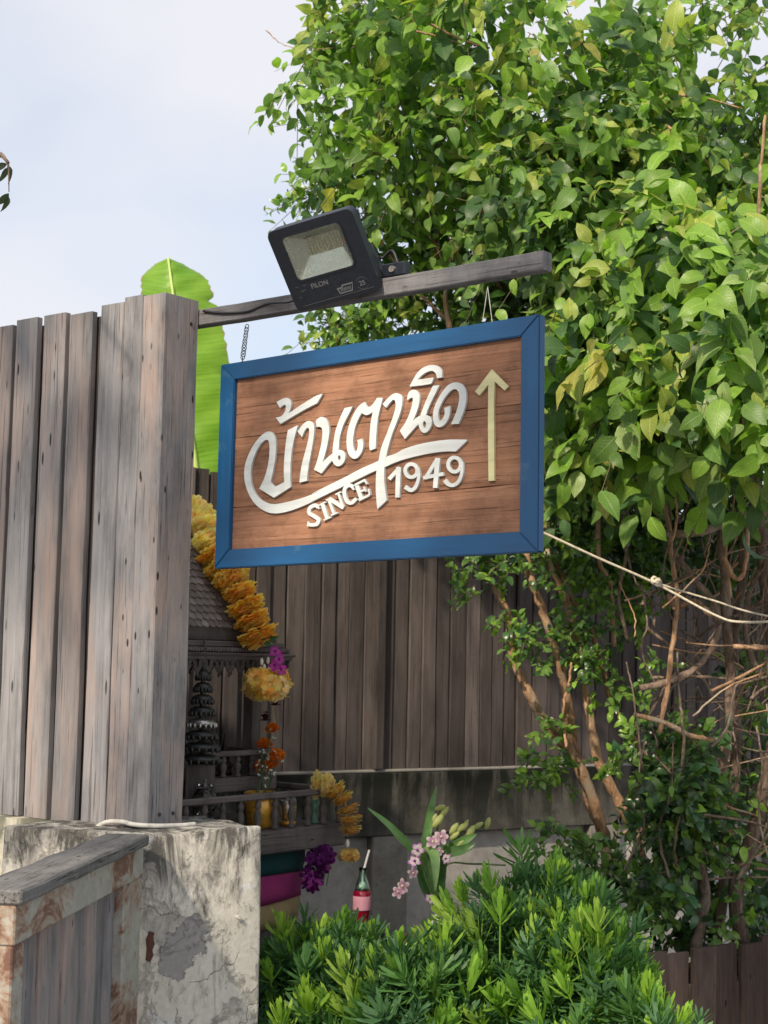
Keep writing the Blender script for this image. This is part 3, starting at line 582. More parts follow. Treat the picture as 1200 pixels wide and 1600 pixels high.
# chain on the left, looped wire on the right
chain = MB(); ca = onplane(386, 509, FW(0, 0, 0), N); cbm = onplane(379, 561, FW(0, 0, 0), N); nl = 11
for i in range(nl):
    p = ca.lerp(cbm, (i + .3) / nl); ax = (cbm - ca).normalized(); sd = D if i % 2 == 0 else (D * .25 + N).normalized(); sd = (sd - ax * sd.dot(ax)).normalized()
    chain.torus(frame(p, sd, ax, sd.cross(ax)), .0078 if i < 6 else .0088, .0014, 14, 5)
chain.tube([cbm + Z * .006, cbm - Z * .012], .002, 6); chain.build('chain', M_IRON, sign, smooth=True)
wa = onplane(762, 448, FW(0, 0, 0), N); wire = MB()
for x in (754, 769): wire.tube([wa, onplane(x, 503, FW(0, 0, 0), N)], .0011, 6)
wire.build('hanging_wire', M_CABLE_W, sign)
# ------------------------------------------------------------------ floodlight on the beam
def camvec(a, b, d): return (cR * a + cU * b + cF * d)
fa = camvec(137, 29, -63); fb = camvec(-49, 120, -51)               # right and up edges of its face
fw_, fh = fa.length * 4.6 / F_PX, fb.length * 4.6 / F_PX
fa.normalize(); fb = (fb - fa * fb.dot(fa)).normalized(); fn = fa.cross(fb)
fc = at(505.5, 408, 4.6)
LM = frame(fc, fa, fb, fn)
lamp = thing('floodlight', None, 'black square floodlight clamped on the grey beam above the sign', 'floodlight', world_m=LM)
def rrect(x0, x1, y0, y1, r, n=5):
    o = []
    for cx, cy, a0 in ((x1 - r, y1 - r, 0), (x0 + r, y1 - r, 90), (x0 + r, y0 + r, 180), (x1 - r, y0 + r, 270)):
        o += [(cx + r * math.cos(R(a0 + 90 * i / n)), cy + r * math.sin(R(a0 + 90 * i / n))) for i in range(n + 1)]
    return o
hw, hh = fw_ / 2, fh / 2
gx0, gx1, gy0, gy1 = -hw * .72, hw * .64, -hh * .29, hh * .78
hs = MB()
hs.prism([rrect(-hw, hw, -hh, hh, .022)[::1], rrect(gx0, gx1, gy0, gy1, .016)[::-1]], -.012, 0)
hs.prism([rrect(-hw * .985, hw * .985, -hh * .985, hh * .985, .022)], -.045, -.0425)
hs.prism([rrect(-hw * .985, hw * .985, -hh * .985, hh * .985, .022), rrect(-hw * .93, hw * .93, -hh * .93, hh * .93, .02)[::-1]], -.0425, -.012)
for k in range(9): hs.box(-hw * .8 + k * hw * .2 - .002, -hw * .8 + k * hw * .2 + .002, -hh * .8, hh * .8, -.068, -.045)
hb_ = hs.build('housing', M_BLACK, lamp, LM)
bv = hb_.modifiers.new('bevel', 'BEVEL'); bv.width = .003; bv.segments = 2; bv.limit_method = 'ANGLE'
rf = MB(); bx0, bx1, by0, by1 = gx0 + .05, gx1 - .03, gy0 + .055, gy1 - .03
O_ = rrect(gx0 - .002, gx1 + .002, gy0 - .002, gy1 + .002, .016); I_ = rrect(bx0, bx1, by0, by1, .006); k = len(O_)
rf.add([(x, y, -.004) for x, y in O_] + [(x, y, -.040) for x, y in I_], [(i, (i + 1) % k, k + (i + 1) % k, k + i) for i in range(k)] + [tuple(range(k, 2 * k))])
rfo = rf.build('reflector', M_REFLECT, lamp, LM, smooth=False)
led = MB()
for i in range(10):
    for j in range(5):
        x = bx0 + .008 + (bx1 - bx0 - .016) * i / 9; y = by0 + .006 + (by1 - by0 - .012) * j / 4; led.box(x - .0035, x + .0035, y - .004, y + .004, -.0395, -.0378)
led.build('led_array', M_LED, rfo, LM)
rd = MB().lathe([(.0001, .004), (.0022, .003), (.003, 0)][::-1], 8, Matrix.Translation((gx1 - .022, (gy0 + gy1) / 2 + .005, -.036))); rd.build('indicator', M_REDLED, rfo, LM)
lns = MB().prism([rrect(gx0, gx1, gy0, gy1, .016)], -.0038, -.0022).build('lens', M_GLASS, lamp, LM)
lip = MB().prism([rrect(gx0 - .005, gx1 + .005, gy0 - .005, gy1 + .005, .019), rrect(gx0 + .001, gx1 - .001, gy0 + .001, gy1 - .001, .015)[::-1]], -.002, .0022); lip.build('lens_gasket', M_BLACK, lns, LM)
MB().box(-hw * .82, hw * .86, -hh * .905, -hh * .89, -.001, .0012).build('groove', M_PRINTDIM, hb_, LM)
def text(s, size, x, y, mat, parent, M, name='lettering', z=.0006, shear=0):
    cu = bpy.data.curves.new(name, 'FONT'); cu.body = s; cu.size = size; cu.align_x = 'CENTER'; cu.align_y = 'CENTER'; cu.extrude = .0003; cu.shear = shear; cu.offset = size * .012
    o = bpy.data.objects.new('tmp', cu); C.objects.link(o); dg = bpy.context.evaluated_depsgraph_get(); me = bpy.data.meshes.new_from_object(o.evaluated_get(dg)); bpy.data.objects.remove(o)
    me.name = name; me.materials.clear(); me.materials.append(mat); inst(name, me, parent, M @ Matrix.Translation((x, y, z)))
text('FILON', .021, -hw * .28, -hh * .50, M_PRINT, hb_, LM)
text('25', .021, hw * .64, -hh * .74, M_PRINT, hb_, LM)
bd = MB().prism([[(hw * .20, -hh * .75), (hw * .50, -hh * .75), (hw * .56, -hh * .55), (hw * .30, -hh * .55), (hw * .28, -hh * .60), (hw * .17, -hh * .60)], [(hw * .215, -hh * .72), (hw * .205, -hh * .63), (hw * .30, -hh * .63), (hw * .32, -hh * .58), (hw * .54, -hh * .58), (hw * .485, -hh * .72)]], -.0002, .0006); bd.build('badge', M_PRINT, hb_, LM @ Matrix.Translation((-hw * .12, -hh * .10, 0)))
bt = MB()
for q in range(7): bt.prism([[(hw * (.12 + q * .036), -hh * .80), (hw * (.138 + q * .036), -hh * .80), (hw * (.15 + q * .036), -hh * (.73 if q % 3 else .71)), (hw * (.132 + q * .036), -hh * .72)]], -.0002, .0005)
tag(bt.build('worn_print', M_PRINT, hb_, LM), kind='stuff')
ar = MB()
for a0, a1 in ((20, 150), (200, 330)):
    for q in range(8):
        t0, t1 = R(a0 + (a1 - a0) * q / 8), R(a0 + (a1 - a0) * (q + 1) / 8); cx, cy = hw * .64, -hh * .74
        ar.prism([[(cx + r * math.cos(t), cy + r * math.sin(t)) for r, t in ((.018, t0), (.020, t0), (.020, t1), (.018, t1))]], -.0002, .0005)
ar.build('arc_mark', M_PRINTDIM, hb_, LM)
fx = MB()
for x, y in ((-.80, -.42), (-.62, -.42), (-.72, -.55), (-.80, -.68), (-.66, -.53)): fx.box(hw * x - .005, hw * x + .005, hh * y - .0015, hh * y + .0015, -.0002, .0005)
tag(fx.build('faint_marks', M_PRINTDIM, hb_, LM), kind='stuff')
# bracket: a flat clip standing on the beam and a yoke reaching the housing
btop = lambda x: onplane(x, 0, FW(0, 0, 0), N)
sp = onplane(618, 428, FW(0, .0, 0), N); spt = (sp - TR).dot(D)
brk = MB(); BMx = frame(FW(spt, 0, 2.7415), D, N, Z)
brk.cbox(-.045, .045, -.016, .018, 0, .042, .004, BMx); brc = brk.build('bracket_clip', M_BLACK, lamp)
yk = MB(); ya = fc - fn * .05 + fa * hw * .75 - fb * hh * .1; yk.tube(spline([ya, ya - fn * .05, FW(spt - .05, .0, 2.765), FW(spt - .01, 0, 2.768)], 5), .013, 8); yk.tube([fc - fn * .05 - fa * hw * .6 - fb * hh * .1, ya], .009, 8); yk.build('yoke', M_BLACK, lamp)
bo = MB().tube([FW(spt, -.016, 2.763), FW(spt, -.022, 2.763)], .010, 14); bo.build('bolt', M_SILVER, brc)
lp = MB().tube(spline([ya - fn * .0 + fb * .03, FW(spt - .06, 0, 2.81), FW(spt - .015, 0, 2.825), FW(spt + .01, 0, 2.78)], 6), .0045, 8); lp.build('lead', M_CABLE_B, lamp, smooth=True)
fpl = (fc - fa * hw * .8 - fb * hh * .55 - fn * .04)
cpts = [fpl, fpl - fa * .05 - fb * .03, onplane(420, 474, FW(0, -.03, 0), N), onplane(385, 487, FW(0, -.027, 0), N), onplane(345, 489, FW(0, -.027, 0), N), onplane(318, 486, FW(0, -.026, 0), N)]
tag(MB().tube(spline(cpts, 6), .0042, 8).build('lamp_cable', M_CABLE_B, smooth=True), 'thin black cable sagging from the floodlight along the beam to the post', 'cable')
# ------------------------------------------------------------------ back wall with its board fence
BA = R(33); bd_ = Vector((math.cos(BA), math.sin(BA), 0)); bn_ = Vector((-math.sin(BA), math.cos(BA), 0))   # along the wall, away from us
B0 = at(620, 1205, 7.8); B0 = Vector((B0.x, B0.y, 0))
BM_ = frame(B0, bd_, bn_, Z)
M_BWALL = concrete('mossy_back_wall_render', (.075, .072, .062), (.14, .135, .115), (.012, .014, .011), 1.0, 1.0, drip=.42)
M_BPANEL = concrete('back_wall_panel_render', (.42, .40, .365), (.50, .48, .44), (.13, .105, .09), 1.3, .6, drip=.5)
bw = thing('back_wall', B0, 'dark mildewed concrete wall with recessed panels under the tall board fence', 'wall')
MB().cbox(-3.2, 5.5, 0, .2, .74, 1.047, .006).build('beam', M_BWALL, bw, BM_)
MB().cbox(-3.2, 5.5, .06, .2, 0, .7395, .004).build('recessed_panel', M_BPANEL, bw, BM_)
for x0 in (-3.2, -1.45, -.13, 1.25, 2.6, 4.0):
    MB().cbox(x0, x0 + .21, .004, .0595, 0, .7395, .006).build('pilaster', M_BWALL if False else concrete('pilaster_render', (.22, .205, .18), (.3, .285, .25), (.06, .055, .05), 1.2, .8, drip=.6), bw, BM_)
MB().cbox(-3.2, 5.5, .0, .12, 1.0475, 1.062, .004).build('coping', concrete('coping_render', (.26, .25, .22), (.34, .33, .3), (.05, .05, .045), 2, .8), bw, BM_)
bf = thing('board_fence', B0 + Z * 1.06, 'tall dark brown fence of upright boards standing on the mildewed back wall', 'fence')
x = -3.1; bmv = {}
while x < 5.3:
    wd = random.choice((.085, .092, .10, .078)); rough_z = random.uniform(-.012, .012)
    key = (wd, random.randrange(2))
    if key not in bmv: bmv[key] = board_mesh(wd - .006, .018, 1.0, M_BACK, .003, .0015, 'board')
    inst('board', bmv[key], bf, BM_ @ Matrix.Translation((x + wd / 2, .012 + random.uniform(0, .020), 1.063)) @ Matrix.Rotation(random.uniform(-.004, .004), 4, 'Y') @ Matrix.Diagonal((1, 1, 1.39 + rough_z, 1)))
    x += wd
for i in range(30): inst('backing_board', bvar[i % 3], bf, BM_ @ Matrix.Translation((-3.05 + i * .285, .056, 1.063)) @ Matrix.Diagonal((2.28, .5, 1.37 + .01 * (i % 2), 1)))  # added behind the boards to block light leaking through the gaps
for zz in (1.2, 1.75, 2.3): MB().cbox(-3.15, 5.35, .07, .12, zz, zz + .07, .003).build('rail', M_BACK, bf, BM_)
MB().cbox(-.135, -.085, -.012, .019, 1.063, 2.44, .004).build('post', M_BACK, bf, BM_)
# ------------------------------------------------------------------ spirit house behind the pier
HO = at(540, 1286, 6.3); HO = Vector((HO.x, HO.y, 0))
HM = frame(HO, N, -D, Z)                                            # x = u along the face, y = v to the back, z up
house = thing('spirit_house', HM @ Vector((-.5, .45, 0)), 'dark carved wooden spirit house with scale-tiled roof behind the concrete pier', 'spirit house')
def hp(u, v, z): return HM @ Vector((u, v, z))
MB().cbox(-.84, -.16, .11, .78, 0, .864, .006).build('pedestal', M_TEAKZ, house, HM)
MB().cbox(-1.0, -.0, 0, .9, .866, .951, .005).build('deck', M_TEAK, house, HM)
dr1 = MB().cbox(-1.0, 0, .012, .036, 1.068, 1.092, .005).build('deck_rail', M_TEAK, house, HM)
dr2 = MB().cbox(-.024, 0, .04, .88, 1.068, 1.092, .005).build('deck_rail', M_TEAKZ, house, HM)
bal_prof = [(.010, 0), (.014, .004), (.014, .014), (.008, .02), (.013, .04), (.016, .055), (.012, .072), (.008, .082), (.013, .09), (.013, .1), (.009, .108), (.009, .1165)]
bal = MB().lathe(bal_prof, 10).mesh('baluster', M_TEAKZ, True)
for i in range(11): inst('baluster', bal, dr1, HM @ Matrix.Translation((-.97 + i * .0955, .024, .9512)))
for i in range(9): inst('baluster', bal, dr2, HM @ Matrix.Translation((-.012, .11 + i * .09, .9512)))
for u in (-.27, -.85):
    for v in (.27, .75):
        MB().cbox(u - .026, u + .026, v - .026, v + .026, .9515, 1.60, .004).build('column', M_TEAKZ, house, HM)
MB().cbox(-.93, -.19, .20, .82, 1.083, 1.137, .004).build('floor', M_TEAK, house, HM)
pr1 = MB().cbox(-.93, -.19, .205, .235, 1.218, 1.238, .003).build('porch_rail', M_TEAK, house, HM)
pr2 = MB().cbox(-.22, -.19, .237, .80, 1.218, 1.238, .003).build('porch_rail', M_TEAKZ, house, HM)
b2 = MB().lathe([(r * .95, z * .69) for r, z in bal_prof], 10).mesh('porch_baluster', M_TEAKZ, True)
for i in range(9): inst('porch_baluster', b2, pr1, HM @ Matrix.Translation((-.88 + i * .08, .22, 1.1372)))
for i in range(6): inst('porch_baluster', b2, pr2, HM @ Matrix.Translation((-.205, .29 + i * .09, 1.1372)))
MB().cbox(-.86, -.60, .70, .74, 1.1375, 1.598, .003).build('rear_panel', M_TEAKZ, house, HM)
for k, (o, z0, z1) in enumerate(((0, 1.600, 1.613), (.02, 1.6135, 1.634), (.034, 1.6345, 1.657), (.055, 1.6575, 1.70))):
    MB().cbox(-.97 + o, -.15 - o, .15 + o, .87 - o, z0, z1, .004).build('eave_moulding', M_TEAK, house, HM)
rope = MB()
for i in range(52):
    a = HM @ Vector((-.94 + i * .015, .166, 1.6235)); rope.tube([HM @ Vector((-.945 + i * .015, .167, 1.6165)), HM @ Vector((-.935 + i * .015, .167, 1.6305))], .0055, 5)
tag(rope.build('rope_moulding', M_TEAK, house), kind='stuff')
def fret(length):                                                   # carved hanging trim: x along, z down from 0
    m = MB(); n = int(length / .058)
    m.box(0, length, 0, .012, -.012, 0)
    for i in range(n):
        x = i * .058
        for x0, x1 in ((0, .029), (.058, .029), (.014, .029), (.044, .029)):
            m.tube([(x + x0, .006, -.008), (x + x1, .006, -.062)], .0048, 5)
        m.tube([(x + .004, .006, -.034), (x + .029, .006, -.066), (x + .054, .006, -.034)], .004, 5)
        m.lathe([(.001, -.08), (.007, -.072), (.004, -.062)], 6, Matrix.Translation((x + .029, .006, 0)))
    return m
fret(.79).build('fretwork', M_TEAK, house, HM @ Matrix.Translation((-.955, .158, 1.5995)))
fret(.68).build('fretwork', M_TEAK, house, HM @ Matrix.Translation((-.16, .17, 1.5995)) @ Matrix.Rotation(R(90), 4, 'Z'))
RV0, RV1, RZ0, RZ1 = .205, .47, 1.70, 2.13; slope = math.hypot(RV1 - RV0, RZ1 - RZ0); sd_ = Vector((0, (RV1 - RV0) / slope, (RZ1 - RZ0) / slope)); sn_ = Vector((0, -sd_.z, sd_.y))
RM = HM @ frame(Vector((-.28, RV0, RZ0)), Vector((-1, 0, 0)), sd_, sn_)   # x leftwards, y up the slope, z out of it
roof_ = MB().cbox(0, .70, 0, slope, -.02, -.002, .002).build('roof_board', M_TEAK, house, RM)
MB().cbox(0, .70, 0, slope, -.02, -.002, .002).build('roof_board', M_TEAK, house, HM @ frame(Vector((-.28, 2 * RV1 - RV0, RZ0)), Vector((-1, 0, 0)), Vector((0, -sd_.y, sd_.z)), Vector((0, sd_.z, sd_.y))))
M_TILE = wood('brown_roof_scale', (.15, .125, .115), (.27, .23, .212), (.38, .335, .31), axis=1, crack=.2, tint=.45, freq=2)
tl = MB(); tw, th_ = .0165, .046
o_ = [(-tw, th_), (-tw, .012), (-tw * .7, .003), (0, 0), (tw * .7, .003), (tw, .012), (tw, th_)]
tl.add([(x, y, .0075 - .0065 * y / th_ + (.003 if abs(x) < tw * .8 else 0)) for x, y in o_] + [(x, y, .0015 - .0015 * y / th_) for x, y in o_], [tuple(range(7))] + [(i, i + 7, (i + 1) % 7 + 7, (i + 1) % 7) for i in range(7)])
tile = tl.mesh('roof_tile', M_TILE)
for r_ in range(15):
    for k in range(20):
        inst('roof_tile', tile, roof_, RM @ Matrix.Translation((.02 + k * .0345 + (.01725 if r_ % 2 else 0), .004 + r_ * .0325, 0)))
MB().cbox(-.012, .71, slope - .022, slope + .012, -.03, .012, .004).build('ridge_board', M_TEAK, house, RM)
MB().cbox(-.016, .0, -.02, slope, -.022, .014, .003).build('bargeboard', M_TEAKZ, house, RM)
gbl = MB().prism([[(RV0 + .01, RZ0), (2 * RV1 - RV0 - .01, RZ0), (RV1, RZ1 - .02)]], 0, .012); gbl.build('gable', M_TEAK, house, HM @ frame(Vector((-.30, 0, 0)), Vector((0, 1, 0)), Vector((0, 0, 1)), Vector((1, 0, 0))))
# coloured sashes tied round the pedestal
sash = thing('sash', hp(-.5, .45, .6), 'teal, magenta and faded yellow cloths tied round the spirit house pedestal', 'cloth')
def band(z0, z1, off, mat, sag):
    m = MB(); loop = []
    for a, b in (((-.84, .11), (-.16, .11)), ((-.16, .11), (-.16, .78)), ((-.16, .78), (-.84, .78)), ((-.84, .78), (-.84, .11))):
        for i in range(12): loop.append((a[0] + (b[0] - a[0]) * i / 12, a[1] + (b[1] - a[1]) * i / 12, i / 12))
    n = len(loop); v = []
    for j in range(5):
        for k, (u, vv, f) in enumerate(loop):
            du, dv = (u + .5), (vv - .445); l = math.hypot(du, dv); w = off + .003 * math.sin(k * 1.7 + j) + .004 * math.sin(j * 2.1 + k * .3)
            z = z1 + (z0 - z1) * j / 4 - sag * math.sin(math.pi * f) * (j / 4) + .004 * math.sin(k * .9)
            v.append((u + du / l * w, vv + dv / l * w, z))
    m.add(v, [(j * n + k, j * n + (k + 1) % n, (j + 1) * n + (k + 1) % n, (j + 1) * n + k) for j in range(4) for k in range(n)])
    o = m.build('cloth_band', mat, sash, HM, True); md = o.modifiers.new('thick', 'SOLIDIFY'); md.thickness = .004; md.offset = 0
    return o
band(.60, .70, .012, M_SAND, .05); band(.68, .785, .020, M_PINK, .03); band(.775, .862, .028, M_TEAL, .01)
# ------------------------------------------------------------------ flowers
def bloom(cols, rings=3, n=13, flat=.55, seed=0):                   # ruffled marigold head, radius 1, axis z
    r = random.Random(seed); m = MB(); m.col = cols[0]; m.lathe([(.05, -.45 * flat), (.55, -.3 * flat), (.5, .3 * flat), (.05, .45 * flat)], 8)
    for i in range(rings):
        z0 = (-.5 + i / max(1, rings - 1)) * flat; ro = 1.0 - .35 * (i / max(1, rings - 1)) ** 2
        for k in range(n):
            a = 2 * math.pi * (k + .5 * (i % 2)) / n + r.uniform(-.12, .12); q = ro * r.uniform(.85, 1.08); h = r.uniform(.05, .34) * min(flat, .7) * 1.4; w = .19 * r.uniform(.8, 1.2)
            ca, sa = math.cos(a), math.sin(a); tx, ty = -sa, ca; m.col = tuple(c * r.uniform(.85, 1.1) for c in r.choice(cols))
            P = lambda rr, ss, z: (ca * rr + tx * ss, sa * rr + ty * ss, z)
            m.add([P(.25, -.06, z0), P(.25, .06, z0), P(q * .7, -w, z0 + h * .6), P(q * .72, 0, z0 + h * .25), P(q * .7, w, z0 + h * .6), P(q, -w * .75, z0 + h * r.uniform(.2, 1.2)), P(q * 1.06, 0, z0 + h * .3), P(q, w * .75, z0 + h * r.uniform(.2, 1.2))],
                  [(0, 3, 2), (0, 1, 3), (1, 4, 3), (2, 3, 6, 5), (3, 4, 7, 6)])
    return m.mesh('blossom', M_PETAL, True)
YEL = [(.94, .68, .20), (.95, .76, .32), (.92, .59, .12)]; PALE = [(.88, .76, .42), (.9, .82, .55), (.86, .7, .32)]; OLD = [(.78, .54, .16), (.84, .68, .34), (.6, .34, .08)]; ORA = [(.75, .20, .01), (.8, .28, .015), (.6, .13, .008)]
BY = [bloom(YEL, 6, 19, 1.05, seed=s) for s in (1, 2, 3)]; BP = [bloom(PALE, 6, 19, 1.05, seed=s) for s in (4, 5)]; BO = [bloom(ORA, 4, 12, .6, seed=s) for s in (6, 7)]; BW = [bloom(OLD, 4, 12, .9, seed=s) for s in (8, 9)]
def rot_to(v, spin=0.0): return v.to_track_quat('Z', 'Y').to_matrix().to_4x4() @ Matrix.Rotation(spin, 4, 'Z')
def garland(name, pts, label, sets, Y, rpx, tail=None):
    W_ = [at(x, y, yy) for x, y, yy in pts]; t = thing(name, W_[0], label, 'garland')
    MB().tube(spline(W_, 4), .004, 6).build('string', M_SAND, t)
    S = spline(W_, 10); acc = 0; step = rpx * .86 / F_PX * Y; nxt = 0
    for i in range(1, len(S)):
        acc += (S[i] - S[i - 1]).length
        if acc >= nxt:
            f = i / len(S); me = random.choice(sets(f)); r = rpx / F_PX * Y * random.uniform(.92, 1.1)
            inst('blossom', me, t, Matrix.Translation(S[i]) @ rot_to((S[i] - S[i - 1]).normalized(), random.uniform(0, 6)) @ Matrix.Diagonal((r, r, r * .62, 1))); nxt += step
    return t
gp = [(300, 806, 6.28), (318, 818, 6.22), (328, 848, 6.16), (342, 880, 6.12), (366, 905, 6.08), (382, 942, 6.05), (400, 982, 6.03), (411, 1010, 6.02)]
gar = garland('marigold_garland', gp, 'long yellow marigold garland hanging down the roof of the spirit house', lambda f: BP if f < .32 else BY, 6.1, 30)
tc = at(417, 1068, 6.02)
for k in range(9):
    a = k * 2 * math.pi / 9; inst('blossom', BY[k % 3] if k % 3 else BP[0], gar, Matrix.Translation(tc + (D * math.cos(a) + N * math.sin(a)) * .052 + Z * (.012 if k % 2 else -.01)) @ rot_to((D * math.cos(a) + N * math.sin(a) + Z * .35).normalized(), k) @ Matrix.Scale(.052, 4))
inst('blossom', BY[1], gar, Matrix.Translation(tc - Z * .01) @ Matrix.Scale(.08, 4))
bead = MB().lathe([(.001, -.014), (.006, -.008), (.0065, .004), (.003, .013), (.001, .014)], 8).mesh('jasmine_bud', plain('jasmine_white', (.78, .78, .68), .6), True)
for i, (x, y) in enumerate(((409, 1034), (419, 1032), (413, 1043), (421, 1045), (407, 1047))): inst('jasmine_bud', bead, gar, Matrix.Translation(at(x, y, 6.0)))
def orchid(cp, cl, seed=0):                                         # small five-petalled flower, axis z
    m = MB(); r = random.Random(seed)
    for k in range(5):
        a = 2 * math.pi * k / 5 + r.uniform(-.1, .1); L_ = r.uniform(.85, 1.1); w = .36; ca, sa = math.cos(a), math.sin(a); tx, ty = -sa, ca
        P = lambda rr, ss, z: (ca * rr + tx * ss, sa * rr + ty * ss, z)
        m.col = cl; m.add([P(.05, 0, 0)], []); b = len(m.v) - 1
        m.add([P(.5 * L_, -w, .1), P(.5 * L_, 0, .2), P(.5 * L_, w, .1)], []); m.col = cp; m.add([P(.85 * L_, -w * .7, .1), P(L_, 0, .0), P(.85 * L_, w * .7, .1)], [])
        m.f += [(b, b + 2, b + 1), (b, b + 3, b + 2), (b + 1, b + 2, b + 5, b + 4), (b + 2, b + 3, b + 6, b + 5)]
    m.col = cp; m.lathe([(.16, .02), (.2, .25), (.1, .42), (.02, .45)], 6); return m.mesh('orchid_flower', M_PETAL, True)
OM = [orchid((.42, .02, .42), (.55, .10, .5), 1), orchid((.085, .008, .11), (.15, .02, .18), 2), orchid((.50, .12, .55), (.75, .6, .75), 3)]
for i, (x, y) in enumerate(((430, 1018), (436, 1030), (429, 1040), (439, 1046))):
    inst('orchid_flower', OM[0], gar, Matrix.Translation(at(x, y, 5.98)) @ rot_to((EYE - at(x, y, 6)).normalized() + Vector((.3 * (i % 2), 0, .3)), i) @ Matrix.Scale(.026, 4))
glv = MB(); glv.col = (.03, .14, .05)
for x, y, a in ((425, 998, .3), (416, 1003, 2.4), (402, 990, 1.2)):
    p = at(x, y, 6.0); s1 = (cR * math.cos(a) + cU * math.sin(a)) * .03; s2 = (cU * math.cos(a) - cR * math.sin(a)) * .012
    glv.add([p - s1, p + s2 - cF * .01, p + s1, p - s2], [(0, 1, 2), (0, 2, 3)])
tag(glv.build('tucked_leaves', M_GLOSSLEAF, gar), kind='stuff')
str_ = MB().tube([tc - Z * .03, at(425, 1105, 6.02), at(430, 1130, 6.02)], .0015, 5); str_.build('tassel_string', M_SAND, gar)
RB = bloom([(.06, .006, .01), (.10, .01, .02)], 3, 9, 1.0, 12)
for x, y in ((430, 1096), (415, 1120)): inst('rosebud', RB, gar, Matrix.Translation(at(x, y, 6.02)) @ Matrix.Diagonal((.020, .020, .03, 1)))
g2 = garland('small_garland', [(497, 1226, 6.22), (516, 1228, 6.2), (534, 1246, 6.18), (545, 1270, 6.17), (548, 1296, 6.17)], 'small withered yellow garland hooked over the corner of the deck rail', lambda f: BP if f < .35 else BW, 6.2, 19)
inst('jasmine_bud', bead, g2, Matrix.Translation(at(543, 1318, 6.17)) @ Matrix.Scale(1.2, 4))
for k in range(5):
    a = k * 1.257; inst('blossom', BW[k % 2], g2, Matrix.Translation(at(545, 1336, 6.17) + (D * math.cos(a) + N * math.sin(a)) * .026) @ rot_to((D * math.cos(a) + N * math.sin(a) + Z * .5).normalized()) @ Matrix.Scale(.026, 4))
og = thing('orchid_bunch', at(500, 1355, 6.2), 'bunch of dark purple orchids hanging under the deck corner', 'flowers')
sp_ = MB(); 
for k in range(5): sp_.tube([at(490 + k * 5, 1322, 6.22), at(484 + k * 8, 1352, 6.18), at(490 + k * 5, 1384, 6.18)], .002, 5)
sp_.build('flower_stem', plain('green_stem', (.07, .13, .03), .6), og)
for k in range(34):
    x, y = 500 + random.gauss(0, 11), random.uniform(1327, 1388); x += (-6 if y > 1365 else 0); p = at(x, y, 6.16 + random.uniform(-.04, .05))
    inst('orchid_flower', OM[1] if k % 5 else OM[0 if y > 1340 else 2], og, Matrix.Translation(p) @ rot_to(((EYE - p).normalized() + Vector((random.uniform(-.8, .8), 0, random.uniform(-.7, .5)))).normalized(), k) @ Matrix.Scale(random.uniform(.022, .03), 4))
# gold vase of marigolds on the deck
vp = hp(-.395, .10, .9515); vase = thing('flower_vase', vp, 'gold glazed vase of orange marigolds standing on the deck', 'vase'); VMx = Matrix.Translation(vp)
MB().lathe([(.035, 0), (.05, .01), (.060, .06), (.062, .09), (.056, .112), (.054, .12), (.064, .124), (.066, .132), (.060, .138), (.050, .138), (.046, .10)], 24, VMx).build('pot', M_GOLD, vase, smooth=True)
stm = MB(); fill = MB()
for k, (x, y) in enumerate(((425, 1137), (413, 1162), (433, 1178), (408, 1197), (423, 1192))):
    p = at(x, y, 6.16 + .02 * (k % 2)); stm.tube(spline([vp + Vector((.01 * (k - 2), 0, .12)), vp.lerp(p, .6) + Vector((.006 * (k - 2), 0, 0)), p], 4), .0028, 5)
    inst('blossom', BO[k % 2], vase, Matrix.Translation(p) @ rot_to((Vector((random.uniform(-.3, .3), -.45, 1))).normalized(), k) @ Matrix.Scale(.034 if k else .029, 4))
    for q in range(7):
        b = vp.lerp(p, random.uniform(.45, .95)); s1 = Vector((random.uniform(-1, 1), random.uniform(-.4, .4), random.uniform(.1, 1))).normalized() * .03
        stm.tube([b, b + s1], .0012, 4)
        for _ in range(2): fill.lathe([(.001, -.004), (.0045, 0), (.001, .004)], 6, Matrix.Translation(b + s1 + Vector((random.uniform(-.008, .008), 0, random.uniform(-.006, .006)))))
M_STEM = plain('dark_green_stem', (.05, .085, .03), .6)
stm.build('flower_stem', M_STEM, vase); tag(fill.build('filler_flowers', plain('white_filler', (.62, .64, .55), .7), vase), kind='stuff')
# cup, goblet, ornaments on the deck
cpv = hp(-.245, .09, .9515); cup = thing('offering_cup', cpv, 'embossed silver and gold cup on the deck beside the gold vase', 'cup'); cM = Matrix.Translation(cpv)
MB().lathe([(.026, 0), (.032, .004), (.033, .014), (.024, .02)], 16, cM).build('base', M_GOLD, cup, smooth=True)
MB().lathe([(.024, .0205), (.027, .05), (.033, .095), (.031, .097), (.02, .04)], 16, cM).build('bowl', M_SILVER, cup, smooth=True)
for k in range(7):
    a = k * 2 * math.pi / 7; q = cpv + Vector((math.cos(a) * .029, math.sin(a) * .029, .055)); MB().prism([[(-.006, -.025), (.006, -.025), (.0, .022)]], 0, .002).build('gold_leaf', M_GOLD, cup, frame(q, Vector((-math.sin(a), math.cos(a), 0)), Vector((math.cos(a) * .12, math.sin(a) * .12, 1)).normalized(), Vector((math.cos(a), math.sin(a), 0))))
sand = MB()
for k in range(26): sand.lathe([(.001, -.005), (.006, 0), (.001, .005)], 6, Matrix.Translation(cpv + Vector((random.gauss(0, .014), random.gauss(0, .012), .102 + random.uniform(-.006, .010)))))
tag(sand.build('offering_grains', plain('grey_white_petals', (.55, .54, .5), .8), cup), kind='stuff')
gv = hp(-.70, .10, .9515); gob = thing('glass_goblet', gv, 'clear glass goblet with a round lid standing on the deck by the fence post', 'goblet'); gM = Matrix.Translation(gv)
